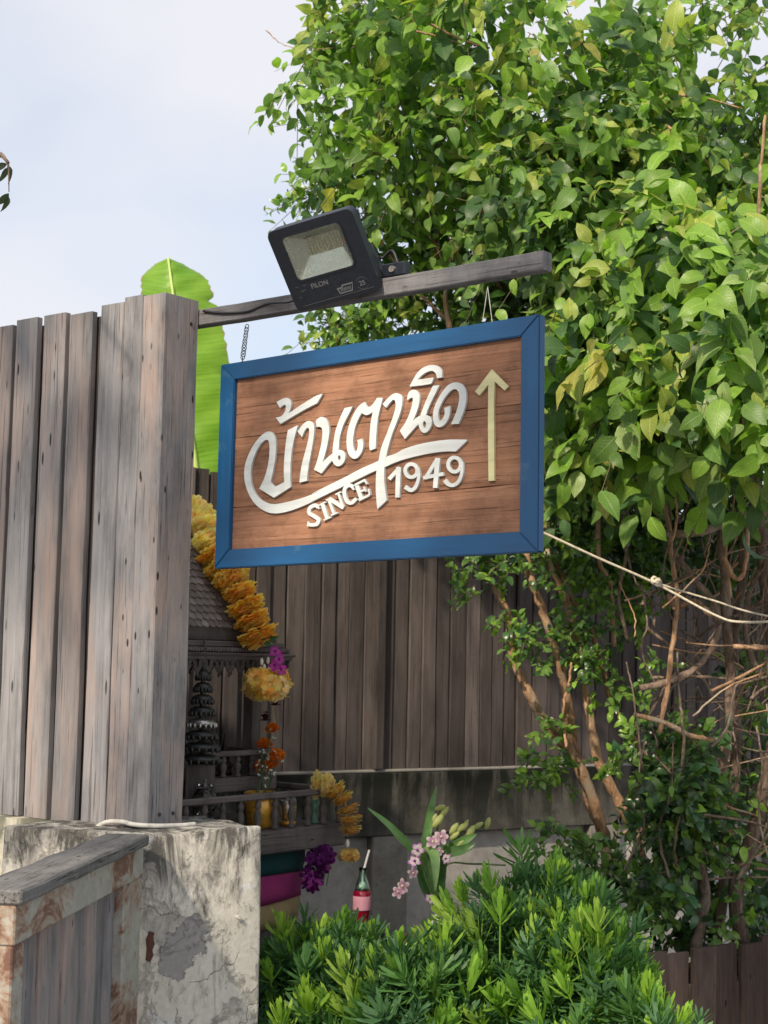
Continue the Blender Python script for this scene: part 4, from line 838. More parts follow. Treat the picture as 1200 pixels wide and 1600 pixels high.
MB().lathe([(.045, 0), (.05, .006), (.042, .018), (.018, .03), (.012, .05), (.03, .065), (.043, .10), (.046, .13), (.036, .16), (.03, .165), (.026, .16), (.04, .12), (.03, .075)], 20, gM).build('bowl', M_GLASS, gob, smooth=True)
MB().lathe([(.032, .166), (.024, .18), (.008, .186), (.007, .196), (.001, .2)], 16, gM).build('lid', M_GLASS, gob, smooth=True)
cnd = hp(-.10, .08, .9515); cnt = thing('candle_holder', cnd, 'small green and white candle holder at the far end of the deck', 'candle holder'); kM = Matrix.Translation(cnd)
MB().lathe([(.02, 0), (.022, .006), (.012, .014), (.018, .05), (.022, .09), (.018, .092)], 14, kM).build('holder', plain('green_glaze', (.10, .22, .14), .25), cnt, smooth=True)
MB().lathe([(.008, .09), (.008, .115), (.001, .116)], 10, kM).build('candle', plain('candle_wax', (.7, .66, .5), .5), cnt, smooth=True)
# tiered bead ornament and two small figures on the porch
opos = hp(-.66, .165, 0); ob = Vector((opos.x, opos.y, .951)); orn = thing('tiered_ornament', ob, 'dark tiered pagoda-shaped bead ornament standing beside the spirit house porch', 'ornament'); oM = Matrix.Translation(ob)
MB().cbox(-.05, .05, -.05, .05, .0, .25, .004, oM).build('plinth', M_TEAKZ, orn)
MB().lathe([(.012, .25), (.010, .5), (.006, .60), (.012, .62), (.009, .64), (.004, .70), (.0008, .735)], 10, oM).build('spire', M_DARKMETAL, orn, smooth=True)
for k in range(8):
    zz = .262 + k * .044; rr = .074 - k * .0068; tr = MB(); tr.lathe([(rr * .8, zz - .004), (rr, zz), (rr * .97, zz + .012), (rr * .6, zz + .022), (.01, zz + .024)], 18, oM)
    nb2 = 16
    for q in range(nb2):
        a = 2 * math.pi * q / nb2; tr.lathe([(.001, -.013), (.0055, -.006), (.0055, .004), (.001, .009)], 6, oM @ Matrix.Translation((rr * math.cos(a), rr * math.sin(a), zz - .002)))
    tr.build('tier', M_SILVER if k in (3,) else M_DARKMETAL, orn, smooth=True)
M_FIG = plain('dark_bronze', (.02, .016, .013), .5, .5, var=.4, scale=60, bump=.5)
for k, (u, h) in enumerate(((-.44, .085), (-.37, .075))):
    fp = hp(u, .32, 1.1375); fg = thing('figurine', fp, ('taller' if k == 0 else 'shorter') + ' dark bronze seated figurine with a pointed crown on the porch', 'figurine', 'porch figurines'); fM = Matrix.Translation(fp) @ Matrix.Scale(1.3, 4)
    MB().lathe([(.026, 0), (.028, .012), (.022, .016), (.026, .022), (.03, .03), (.016, .042), (.019, .058), (.008, .068)], 12, fM).build('body', M_FIG, fg, smooth=True)
    MB().lathe([(.003, .064), (.010, .072), (.011, .08), (.007, .086), (.005, .096), (.001, .096 + h * .4)], 10, fM).build('head', M_FIG, fg, smooth=True)
# ------------------------------------------------------------------ offering table with bottle, cup and orchids, half hidden behind the shrubs
TZ = .56; tp = at(630, 1460, 5.95); OT = frame(Vector((tp.x, tp.y, 0)), bd_, bn_, Z)
tab = thing('offering_table', Vector((tp.x, tp.y, 0)), 'low brown wooden offering table hidden behind the shrubs', 'table')
MB().cbox(-.36, .36, -.16, .16, TZ - .03, TZ, .004).build('table_top', M_LOW, tab, OT)
for sx in (-1, 1):
    for sy in (-1, 1): MB().cbox(sx * .32 - .02, sx * .32 + .02, sy * .13 - .02, sy * .13 + .02, 0.005, TZ - .0305, .003).build('leg', M_LOW, tab, OT)
bp_ = at(566, 1400, 5.95); bp_.z = TZ + .0005; bot = thing('soda_bottle', bp_, 'glass bottle of red soda with a white drinking straw', 'bottle'); bM = Matrix.Translation(bp_) @ Matrix.Diagonal((1.05, 1.05, 1.12, 1))
bbd = MB().lathe([(.028, 0), (.031, .006), (.031, .03), (.025, .06), (.025, .07), (.031, .10), (.0325, .13), (.0325, .155), (.028, .162)], 20, bM).build('bottle_body', M_SODA, bot, smooth=True)
MB().lathe([(.028, .1625), (.022, .185), (.014, .205), (.012, .225), (.014, .228), (.014, .236), (.011, .236), (.010, .205), (.018, .183), (.024, .164)], 20, bM).build('neck', M_GREENGLASS, bot, smooth=True)
MB().lathe([(.0329, .098), (.0335, .10), (.0335, .142), (.0329, .144)], 20, bM).build('bottle_label', M_LABEL, bbd, smooth=True)
MB().tube([bp_ + Vector((-.004, 0, .15)), bp_ + Vector((.0, 0, .24)), at(577, 1328, 5.95)], .0042, 8).build('straw', M_WPLASTIC, bot)
MB().lathe([(.016, .170), (.013, .182), (.004, .19)], 10, bM).build('foam', M_WPLASTIC, bot)
c2 = at(561, 1430, 5.78); c2.z = TZ + .0005; cb2 = MB(); cb2.lathe([(.022, 0), (.024, .004), (.031, .07), (.033, .085), (.030, .085), (.026, .02)], 18, Matrix.Translation((0, 0, 0)))
tag(cb2.build('china_cup', M_CHINA, None, Matrix.Translation(c2), True), 'blue and white china cup in front of the red soda bottle', 'cup')
ov = at(690, 1440, 5.9); ov.z = TZ + .0005; orc = thing('orchid_vase', ov, 'vase of white and purple orchids with long strap leaves behind the shrubs', 'flowers')
MB().lathe([(.04, 0), (.05, .03), (.045, .08), (.025, .1), (.03, .11), (.026, .11)], 18, Matrix.Translation(ov)).build('vase', M_CHINA, orc, smooth=True)
M_STRAP = leafmat('orchid_strap_leaf', .25, .35, .5)
ob_ = ov + Z * .10
def strap(pts, w, colr):
    S = spline([Vector(p) for p in pts], 7); m = MB(); m.col = colr; n = len(S); v = []
    for i, p in enumerate(S):
        t = (S[min(i + 1, n - 1)] - S[max(i - 1, 0)]).normalized(); side = t.cross((EYE - p).normalized() + Vector((.35, 0, .2))).normalized(); f = i / (n - 1); ww = w * min(1, .45 + f * 2.2) * (1 - f ** 3.5) ** .8 / 2 + .0006
        nn = side.cross(t); v += [p - side * ww + nn * ww * .45, p, p + side * ww + nn * ww * .45]
    m.add(v, [q for i in range(n - 1) for q in ((i * 3, i * 3 + 1, i * 3 + 4, i * 3 + 3), (i * 3 + 1, i * 3 + 2, i * 3 + 5, i * 3 + 4))]); return m
G1, G2, G3 = (.11, .24, .07), (.08, .18, .06), (.19, .34, .12)
for pts, w, cl in (([ob_, at(650, 1340, 5.85), at(612, 1294, 5.8), at(574, 1262, 5.78)], .024, G2), ([ob_, at(655, 1345, 5.9), at(620, 1306, 5.95), at(601, 1282, 5.95)], .018, G2), ([ob_, at(664, 1350, 5.82), at(670, 1280, 5.82), at(682, 1228, 5.84)], .030, G1), ([ob_, at(665, 1350, 5.78), at(672, 1332, 5.74), at(679, 1345, 5.7), at(680, 1392, 5.68)], .040, G3),
                   ([ob_, at(682, 1350, 5.85), at(715, 1320, 5.8), at(745, 1303, 5.78)], .040, G1), ([ob_, at(690, 1345, 5.8), at(722, 1328, 5.75), at(742, 1318, 5.74)], .032, G2), ([ob_, at(660, 1380, 5.8), at(660, 1330, 5.78), at(664, 1290, 5.78)], .03, G2)):
    strap(pts, w * 1.25, cl).build('strap_leaf', M_STRAP, orc, smooth=True)
st = MB()
for pts in ([ob_, at(683, 1350, 5.86), at(683, 1300, 5.86), at(688, 1265, 5.86)], [ob_, at(690, 1345, 5.84), at(720, 1305, 5.82), at(768, 1286, 5.82)], [ob_, at(695, 1355, 5.9), at(740, 1350, 5.9), at(790, 1352, 5.9)]): st.tube(spline(pts, 5), .0035, 6)
st.build('flower_stem', M_STEM, orc)
bud = MB(); bud.col = (.50, .55, .25); bud.lathe([(.001, -.5), (.16, -.3), (.22, .05), (.14, .35), (.01, .5)], 8); budm = bud.mesh('bud', M_PETAL, True)
for x, y, s in ((687, 1262, .05), (694, 1269, .055), (684, 1283, .07), (679, 1278, .04), (709, 1295, .06), (722, 1293, .06), (735, 1300, .065), (710, 1306, .05), (747, 1290, .05), (762, 1287, .055), (720, 1317, .05), (728, 1286, .035), (733, 1324, .055)):
    inst('bud', budm, orc, Matrix.Translation(at(x, y, 5.80)) @ rot_to(Vector((random.uniform(.2, 1), -.2, random.uniform(.2, 1))).normalized()) @ Matrix.Scale(s * .95, 4))
OW = [orchid((.38, .06, .50), (.80, .70, .78), 5), orchid((.78, .72, .74), (.50, .30, .46), 6)]
for x, y, s, k in ((652, 1328, .045, 0), (648, 1346, .042, 0), (690, 1308, .048, 1), (676, 1316, .045, 1), (645, 1364, .035, 1), (630, 1384, .045, 1), (622, 1394, .04, 1), (686, 1330, .03, 1), (697, 1342, .035, 0), (672, 1405, .035, 0)):
    p = at(x, y, 5.74); inst('orchid_flower', OW[k], orc, Matrix.Translation(p) @ rot_to(((EYE - p).normalized() + Vector((random.uniform(-.6, .6), 0, random.uniform(-.4, .6)))).normalized(), x) @ Matrix.Scale(s * .6, 4))
# ------------------------------------------------------------------ low board fence on the right
lfA, lfB = onz(1003, 1494, .555), onz(1200, 1467, .555); lfd = (lfB - lfA).normalized(); lfn = Vector((-lfd.y, lfd.x, 0))
low = thing('low_fence', Vector((lfA.x, lfA.y, 0)), 'low brown fence of upright boards beside the shrubs', 'fence'); lm = [board_mesh(.127, .02, .55, M_LOW, name='board') for _ in range(3)]
for i in range(13):
    inst('board', lm[i % 3], low, frame(Vector((lfA.x, lfA.y, 0)) + lfd * (i * .134 - .2) + lfn * (.016 if i % 2 else 0), lfd, lfn, Z) @ Matrix.Diagonal((1, 1, 1 + random.uniform(-.015, .02), 1)))
for zz in (.15, .42): MB().cbox(-.28, 1.5, .038, .07, zz, zz + .06, .003).build('rail', M_LOW, low, frame(Vector((lfA.x, lfA.y, 0)), lfd, lfn, Z))
# ------------------------------------------------------------------ banana leaf behind the back fence
bnp = at(300, 765, 8.7); ban = thing('banana_plant', Vector((bnp.x + .15, bnp.y, 0)), 'banana plant with one broad bright green leaf rising behind the board fence', 'plant')
rib = [(263, 403), (268, 440), (276, 500), (286, 580), (298, 670), (312, 770), (324, 880), (330, 990)]
lw = [22, 49, 56, 62, 62, 58, 40, 8]; rw = [24, 56, 70, 76, 68, 50, 36, 8]
bmx = MB(); rows = []; n = 60; Sx = spline([(x, y, 0) for x, y in rib], 10); 
def lerp_list(l, f): f = f * (len(l) - 1); i = min(int(f), len(l) - 2); return l[i] + (l[i + 1] - l[i]) * (f - i)
V_ = []; UV = []; ncol = 11; nr = len(Sx)
for i, p in enumerate(Sx):
    f = i / (nr - 1); yy = 8.7 - .12 * math.sin(f * 2.5)
    for j in range(ncol):
        g_ = (j / (ncol - 1)) * 2 - 1; w_ = (lerp_list(lw, f) if g_ < 0 else lerp_list(rw, f)) * g_ * (1 - (.22 if abs(g_) > .9 and i in (17, 31, 32, 45) else .05 * abs(math.sin(i * 1.7)) if abs(g_) > .95 else 0)) + random.uniform(-.8, .8) * abs(g_)
        V_.append(at(p.x + w_, p.y + (abs(g_) * 10 * max(0, 1 - f * 6)) - abs(g_) * 9 * min(1, f * 5), yy + .10 * abs(g_) ** 1.5 + .008 * math.sin(f * 70 + g_ * 4))); UV.append((j / (ncol - 1), f))
bmx.add(V_, [(i * ncol + j, i * ncol + j + 1, (i + 1) * ncol + j + 1, (i + 1) * ncol + j) for i in range(nr - 1) for j in range(ncol - 1)])
blade = bmx.build('leaf_blade', M_BANANA, ban, smooth=True); uvl = blade.data.uv_layers.new(name='UVMap')
for lp_ in blade.data.loops: uvl.data[lp_.index].uv = UV[lp_.vertex_index]
rb = [V_[i * ncol + ncol // 2] + Vector((0, -.008, 0)) for i in range(nr)]
MB().tube(rb[::3], [.006 + .014 * i / (nr / 3) for i in range(len(rb[::3]))], 6).build('midrib', M_RIB, ban, smooth=True)
MB().tube([rb[-1], rb[-1] + Vector((.06, .02, -.35)), Vector((bnp.x + .15, bnp.y, 0))], [.016, .05, .08], 10).build('stem', plain('banana_stem', (.16, .2, .07), .6), ban, smooth=True)
# ------------------------------------------------------------------ ropes tied behind the sign
rp = [FW(-.01, .045, 0), None]
ra = at(848, 832, 5.6)
rope1 = tag(MB().tube(spline([at(800, 812, 5.55), at(848, 832, 5.6), at(935, 872, 5.65), at(1025, 912, 5.7), at(1115, 960, 5.7), at(1160, 972, 5.7), at(1260, 968, 5.7)], 6), .0048, 8).build('rope', M_ROPE, smooth=True), 'thicker pale rope with a knot, slung from behind the sign across the vine stems', 'rope')
tag(MB().tube(spline([at(1018, 908, 5.69), at(1060, 922, 5.72), at(1120, 940, 5.75), at(1170, 956, 5.75), at(1260, 975, 5.75)], 6), .0038, 8).build('rope', M_ROPE, smooth=True), 'thinner pale rope knotted onto the thicker one and running under it', 'rope')
kn = MB()
for k in range(4): kn.torus(frame(at(1022 + k * 2, 907 + k, 5.68), lfd, Z, lfn) @ Matrix.Rotation(k, 4, 'X'), .012, .006, 10, 6)
kn.build('knot', M_ROPE, rope1, smooth=True)
# ------------------------------------------------------------------ foliage tools
def leaf_template(wr=.55, fold=.25, droop=.18, tip=.62, curl=0.0, wave=.025):
    ts = [0, .07, .18, .34, .52, .70, .86, 1.0]; ws = [0, .42, .8, 1.0, .94, .55 + tip * .3, .36 * tip / .6, 0]; V = [(0, 0, 0)]; n = len(ts) - 2
    for k, (t, w_) in enumerate(list(zip(ts, ws))[1:-1]):
        h = w_ * wr / 2; z = -droop * t * t + .10 * math.sin(t * 3.1); e = wave * math.sin(t * 11 + wr * 30)
        V += [(-h, t, z + fold * h * (1 - .5 * t) + curl * h + e), (math.sin(t * 3) * curl * .12, t, z), (h, t, z + fold * h * (1 - .5 * t) - curl * h - e * .7)]
    V.append((curl * .03, 1, -droop * 1.2)); T = [(0, 2, 1), (0, 3, 2)]
    for i in range(n - 1):
        a = 1 + i * 3; b = a + 3; T += [(a, a + 1, b + 1), (a, b + 1, b), (a + 1, a + 2, b + 2), (a + 1, b + 2, b + 1)]
    m = 1 + (n - 1) * 3; T += [(m, m + 1, m + 3), (m + 1, m + 2, m + 3)]; return np.array(V, float), np.array(T)
def norm(a): return a / np.maximum(1e-9, np.linalg.norm(a, axis=-1, keepdims=True))
def scatter(tpl, pos, rot, size, col):                              # many copies of one template joined into arrays
    V, T = tpl; n = len(pos)
    W_ = np.einsum('nij,vj->nvi', rot, V) * size[:, None, None] + pos[:, None, :]
    return W_.reshape(-1, 3), (T[None] + (np.arange(n) * len(V))[:, None, None]).reshape(-1, 3), np.repeat(col, len(V), axis=0)
def blob_leaves(blobs, per, twig=(.16, .32), nleaf=7, size=(.07, .11), palette=None, outward=.6, sag=.15, seed=1, face=(-.35, -.75, .55)):
    r = np.random.default_rng(seed); P0 = []; DIR = []; K = []
    for bi, (px, py, Y, rx, ry, rz, dens, *_) in enumerate(blobs):
        c0 = np.array(px) if hasattr(px, '__len__') else np.array(at(px, py, Y)); k = max(2, int(per * dens)); q = norm(r.normal(size=(k, 3))) * (r.random((k, 1)) ** .45)
        P0.append(c0 + q * [rx, ry, rz]); DIR.append(norm(q * outward + r.normal(size=(k, 3)) * .55 + [0, -.1, -sag + .1])); K.append(np.full(k, bi))
    P0 = np.vstack(P0); DIR = np.vstack(DIR); n = len(P0); ln = r.uniform(*twig, n)
    f = (np.arange(nleaf) + .6) / nleaf; bend = np.zeros((n, nleaf, 3)); bend[:, :, 2] = -(f ** 2)[None] * (ln * sag * 1.6)[:, None]
    pos = P0[:, None] + DIR[:, None] * (ln[:, None] * f)[..., None] + bend
    side = norm(np.cross(DIR, r.normal(size=(n, 3)))); sg = np.where(np.arange(nleaf) % 2 == 0, 1, -1)
    ld = norm(DIR[:, None] * r.uniform(.25, .9, (n, nleaf, 1)) + side[:, None] * (sg[None, :, None] * r.uniform(.5, 1.1, (n, nleaf, 1))) + r.normal(size=(n, nleaf, 3)) * .28 + np.array([0, 0, -sag * 1.6]))
    nn = norm(r.normal(size=(n, nleaf, 3)) * .62 + np.array(face)); x = norm(np.cross(ld, nn)); z = np.cross(x, ld)
    rot = np.stack([x, ld, z], axis=-1); sz = r.uniform(*size, (n, nleaf)) * (1 - .35 * np.abs(f - .45))[None]
    pal = np.array([p[1] for p in palette]); w = np.array([p[0] for p in palette]); w = w / w.sum()
    K = np.concatenate(K); tone = np.array([b[7] if len(b) > 7 else .5 for b in blobs])[K]; sz = sz * np.array([b[8] if len(b) > 8 else 1. for b in blobs])[K][:, None]
    lum = np.minimum(pal.sum(1), .62); lw_ = np.exp((tone[:, None] - .5) * 5.0 * (lum / lum.max() - .45)[None]) * w[None]; lw_ = lw_ / lw_.sum(1, keepdims=True); cum = lw_.cumsum(1)
    pickc = lambda u: np.minimum((u[..., None] > (cum if u.ndim == 1 else cum[:, None, :])).sum(-1), len(pal) - 1)
    tw = pickc(r.random(n)); ci = np.where(r.random((n, nleaf)) < .6, tw[:, None], pickc(r.random((n, nleaf))))
    ends = P0 + DIR * ln[:, None] + np.stack([0 * ln, 0 * ln, -ln * sag * 1.6], 1)
    return dict(pos=pos.reshape(-1, 3), rot=rot.reshape(-1, 3, 3), size=sz.ravel(), ci=ci.ravel(), pal=pal, twig=(P0, (P0 + ends) / 2 + [0, 0, .01], ends))
def project(p):
    q = p - np.array(EYE); d = q @ np.array(cF); return 600 + F_PX * (q @ np.array(cR)) / d, 800 - F_PX * (q @ np.array(cU)) / d, d
def hidden(x, y): return ((x > 335) & (x < 850) & (y > 575 - (x - 340) * .16) & (y < 875)) | ((x < 300) & (y > 470)) | ((x > 420) & (x < 590) & (y > 345) & (y < 475))
def twig_mesh(tw, r0=.0028):
    A, B, E_ = tw; n = len(A); V = []; T = []
    for P, rr in ((A, r0), (B, r0 * .75), (E_, r0 * .4)):
        for k in range(3): V.append(P + np.array([math.cos(k * 2.09), .3 * math.sin(k * 2.09), math.sin(k * 2.09)]) * rr)
    V = np.stack(V, 1).reshape(-1, 3); t = []
    for s in (0, 3):
        for k in range(3): a, b = s + k, s + (k + 1) % 3; t += [(a, b, b + 3), (a, b + 3, a + 3)]
    return V, (np.array(t)[None] + (np.arange(n) * 9)[:, None, None]).reshape(-1, 3)
def foliage(parent, sets, tpls, mat, tmat, keep=300, cell=11, lname='leaf'):
    """sets of leaves on one plant: the largest that show become leaf objects, the rest one stuff part"""
    pos = np.vstack([s['pos'] for s in sets]); rot = np.vstack([s['rot'] for s in sets]); size = np.concatenate([s['size'] for s in sets])
    col = np.vstack([s['pal'][s['ci']] for s in sets]); n = len(pos); tid = rng.integers(0, len(tpls), n)
    col = col * rng.uniform(.8, 1.2, (n, 1)); x, y, d = project(pos + rot[:, :, 1] * (size * .5)[:, None])
    inf = (x > 5) & (x < 1195) & (y > 5) & (y < 1595) & ~hidden(x, y) & (d > 1)
    cellid = (x // cell).astype(int) * 1000 + (y // cell).astype(int); order = np.lexsort((d, cellid)); first = np.zeros(n, bool); last = None
    for i in order:
        if not inf[i]: continue
        if cellid[i] != last: first[i] = True; last = cellid[i]
    nz = np.abs(np.einsum('ni,ni->n', rot[:, :, 2], norm(np.array(EYE) - pos)))
    score = np.where(first, size / np.maximum(d, .1) * (.3 + nz), -1); pick = np.argsort(-score)[:keep]; pick = pick[score[pick] > 0]; mask = np.zeros(n, bool); mask[pick] = True
    qc = {}
    for i in pick:
        key = (tid[i],) + tuple(np.round(np.log2(np.maximum(col[i], .004)) * 2).astype(int))
        if key not in qc:
            V, T = tpls[tid[i]]; qc[key] = fast_mesh(lname, V, T, mat, np.repeat(col[i][None], len(V), 0), luv=V)
        M = Matrix.Identity(4)
        for a in range(3):
            for b in range(3): M[a][b] = rot[i, a, b] * size[i]
            M[a][3] = pos[i, a]
        inst(lname, qc[key], parent, M)
    Vs, Ts, Cs, Ls, off = [], [], [], [], 0
    for k in range(len(tpls)):
        mk = ~mask & (tid == k)
        if not mk.any(): continue
        V, T, c_ = scatter(tpls[k], pos[mk], rot[mk], size[mk], col[mk]); Vs.append(V); Ts.append(T + off); Cs.append(c_); off += len(V); Ls.append(np.tile(tpls[k][0], (int(mk.sum()), 1)))
    o = inst('foliage', fast_mesh('foliage', np.vstack(Vs), np.vstack(Ts), mat, np.vstack(Cs), luv=np.vstack(Ls)), parent, I4); tag(o, kind='stuff')
    V, T = zip(*[twig_mesh(s['twig']) for s in sets]); off = np.cumsum([0] + [len(v) for v in V])
    tag(inst('twigs', fast_mesh('twigs', np.vstack(V), np.vstack([t + o_ for t, o_ in zip(T, off)]), tmat), parent, I4), kind='stuff')
    return n
def limb(parent, name, pts, r0, r1, mat, n=9, wob=.003):
    S = spline(pts, 6); S = [p + Vector((random.uniform(-wob, wob), random.uniform(-wob, wob), 0)) if 0 < i < len(S) - 1 else p for i, p in enumerate(S)]
    k = len(S); rr = [(r0 + (r1 - r0) * i / (k - 1)) * random.uniform(.84, 1.18) * .7 for i in range(k)]
    return MB().tube(S, rr, n).build(name, mat, parent, smooth=True)
def px3(*pts): return [at(*p) for p in pts]
LV = [leaf_template(.56, .22, .16, .60), leaf_template(.62, .35, .28, .66, .1), leaf_template(.5, .15, .05, .55, -.15), leaf_template(.6, .3, -.08, .6)]
LS = [leaf_template(.52, .2, .1, .7), leaf_template(.56, .3, .2, .72), leaf_template(.48, .15, .02, .66)]
BRIGHT, MIDG, DARKG, YG, YEL_, DEEP = (.21, .39, .055), (.13, .26, .055), (.065, .15, .05), (.32, .42, .085), (.38, .40, .09), (.025, .06, .025)
# ------------------------------------------------------------------ climbing vine over the right side, big soft leaves
vine = thing('climbing_vine', at(1110, 1490, 6.3) * 1.0, 'big-leaved green climbing vine with tangled brown stems filling the right side', 'vine')
def BL(px, py, Y, r=.3, dens=1.0, ry=None, rz=None): return (px, py, Y, r, ry or r, rz or r, dens)
rb_ = random.Random(77); top = []; mid = []
HOLES = ((905, 28, 42), (1085, 60, 50), (1095, 125, 40), (650, 110, 28), (560, 215, 30), (520, 120, 25))
def free(x, y, m=0): return all(math.hypot(x - a, y - b) > r + m for a, b, r in HOLES)
while len(top) < 84:
    x, y = rb_.uniform(520, 1230), rb_.uniform(-40, 350); r0_ = rb_.uniform(.09, .22); rp_ = r0_ * 380
    if x < 700 and y > 280: continue
    if x - rp_ < 492 + (40 if y > 180 else 0) or not free(x, y, rp_ * .55): continue
    top.append((x, y, rb_.uniform(5.9, 6.8), r0_, r0_ * 1.2, r0_, (r0_ / .2) ** 2, rb_.uniform(.1, .9) + (.25 if x < 680 else 0), rb_.uniform(.65, 1.2)))  # leaf tone raised at the left, painting backlight into the colour
while len(mid) < 64:
    x, y = rb_.uniform(850, 1240), rb_.uniform(330, 740); r0_ = rb_.uniform(.09, .2); f = (x - 850) / 390
    if y > 700 - (1 - f) * 40: continue
    mid.append((x, y, 6.15 - .85 * f + rb_.uniform(-.3, .3), r0_, r0_, r0_, (r0_ / .18) ** 2, rb_.uniform(.05, .75) + .4 * f * (1 if 350 < y < 720 else .4), rb_.uniform(.6, 1.05) + .25 * f))  # leaf tone rises rightwards, painting the lit clusters into the colour
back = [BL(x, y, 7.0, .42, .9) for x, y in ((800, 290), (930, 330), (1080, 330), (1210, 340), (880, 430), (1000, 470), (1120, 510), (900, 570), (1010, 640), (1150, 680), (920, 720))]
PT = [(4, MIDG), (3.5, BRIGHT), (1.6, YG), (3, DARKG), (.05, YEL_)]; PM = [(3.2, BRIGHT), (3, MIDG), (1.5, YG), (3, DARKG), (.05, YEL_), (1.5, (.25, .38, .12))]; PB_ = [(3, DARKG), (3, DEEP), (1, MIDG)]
s1 = blob_leaves(top, 16, (.18, .36), 8, (.065, .14), PT, seed=11, sag=.3)
s2 = blob_leaves(mid, 15, (.16, .34), 8, (.075, .155), PM, seed=12, sag=.35, face=(-.45, -.8, .5))
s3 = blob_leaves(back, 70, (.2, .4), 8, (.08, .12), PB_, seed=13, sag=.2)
spr = blob_leaves([BL(462, 140, 6.4, .06, 1), BL(500, 180, 6.4, .08, 1), BL(490, 90, 6.4, .08, .8), BL(515, 40, 6.5, .1, 1)], 6, (.14, .24), 7, (.06, .09), [(2, MIDG), (1, BRIGHT)], seed=14, sag=.35, outward=.1)
M_TWIG = plain('green_brown_twig', (.11, .085, .045), .7, var=.4)
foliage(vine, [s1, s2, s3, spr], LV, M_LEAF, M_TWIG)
V1 = [([(1085, 1490, 6.3), (1102, 1400, 6.3), (1092, 1330, 6.25), (1120, 1230, 6.2), (1140, 1120, 6.15), (1138, 1000, 6.1), (1130, 880, 6.05), (1120, 780, 6.0), (1090, 640, 6.0)], .036, .02),
      ([(1160, 1480, 6.4), (1150, 1390, 6.35), (1178, 1300, 6.3), (1200, 1210, 6.3), (1215, 1080, 6.3), (1195, 900, 6.2), (1180, 760, 6.1)], .05, .03),
      ([(1120, 1480, 6.5), (1135, 1330, 6.5), (1150, 1180, 6.45), (1142, 1050, 6.4), (1160, 900, 6.3), (1165, 800, 6.2)], .035, .024),
      ([(1000, 1076, 6.0), (1040, 1066, 6.0), (1085, 1045, 6.02), (1115, 1005, 6.05), (1120, 950, 6.08), (1080, 900, 6.1), (1050, 860, 6.15)], .02, .017),
      ([(1030, 1145, 6.0), (1040, 1090, 6.0), (1052, 1000, 6.0), (1058, 930, 6.0), (1048, 860, 6.02), (1040, 800, 6.1), (1000, 740, 6.1)], .014, .014),
      ([(990, 1116, 6.0), (1040, 1130, 6.0), (1080, 1150, 6.05), (1130, 1160, 6.2)], .012, .018), ([(1110, 960, 5.9), (1085, 940, 6.0), (1055, 950, 6.05), (1045, 930, 6.1)], .016, .014),
      ([(1040, 835, 5.9), (1090, 832, 5.85), (1140, 815, 5.9), (1220, 790, 6.0)], .022, .026), ([(1190, 1060, 6.0), (1165, 1000, 6.0), (1170, 930, 5.95), (1200, 870, 5.9)], .018, .012),
      ([(1182, 840, 5.7), (1186, 330, 5.4), (1190, 250, 5.4), (1196, 180, 5.4)], .011, .007), ([(1130, 870, 5.9), (1150, 905, 5.9), (1165, 880, 5.9), (1170, 800, 5.9)], .012, .012),
      ([(1050, 845, 5.8), (1058, 800, 5.75), (1050, 740, 5.75)], .008, .005), ([(1035, 950, 5.85), (1095, 895, 5.8), (1110, 850, 5.8)], .005, .004), ([(1145, 1010, 5.9), (1200, 1012, 5.9)], .014, .014)]
for pts, r0, r1 in V1: limb(vine, 'stem', px3(*pts), r0, r1, M_VINEBARK if r0 > .017 else M_BARK)
for k in range(170):                                                 # the tangle
    x, y = 970 + 270 * random.random() ** .7, random.uniform(800, 1380); Y = random.uniform(5.85, 6.8); a = random.choice((random.gauss(1.4, .35), random.gauss(.2, .5))); l = random.uniform(80, 260)
    dx, dy = math.cos(a) * l, -math.sin(a) * l
    limb(vine, 'stem', px3((x, y, Y), (x + dx * .35 + random.uniform(-22, 22), y + dy * .35, Y + random.uniform(-.1, .1)), (x + dx * .7, y + dy * .7 + random.uniform(-25, 25), Y + random.uniform(-.1, .1)), (x + dx, y + dy, Y)), random.uniform(.003, .011), random.uniform(.002, .007), M_VINEBARK if k % 3 else M_BARK, 6)
for pts, r in (([(650, 25, 6.1), (720, 62, 6.15), (765, 75, 6.25)], .008), ([(648, 48, 6.15), (700, 62, 6.2), (760, 85, 6.3)], .006), ([(1040, 152, 5.9), (1090, 150, 5.9), (1160, 170, 5.9)], .007), ([(1040, 195, 5.9), (1090, 235, 5.9), (1120, 280, 6.0)], .008), ([(415, 47, 6.4), (440, 68, 6.4), (475, 78, 6.4), (520, 75, 6.45)], .0035)):
    limb(vine, 'stem', px3(*pts), r, r * .6, M_BARK, 6, .003)
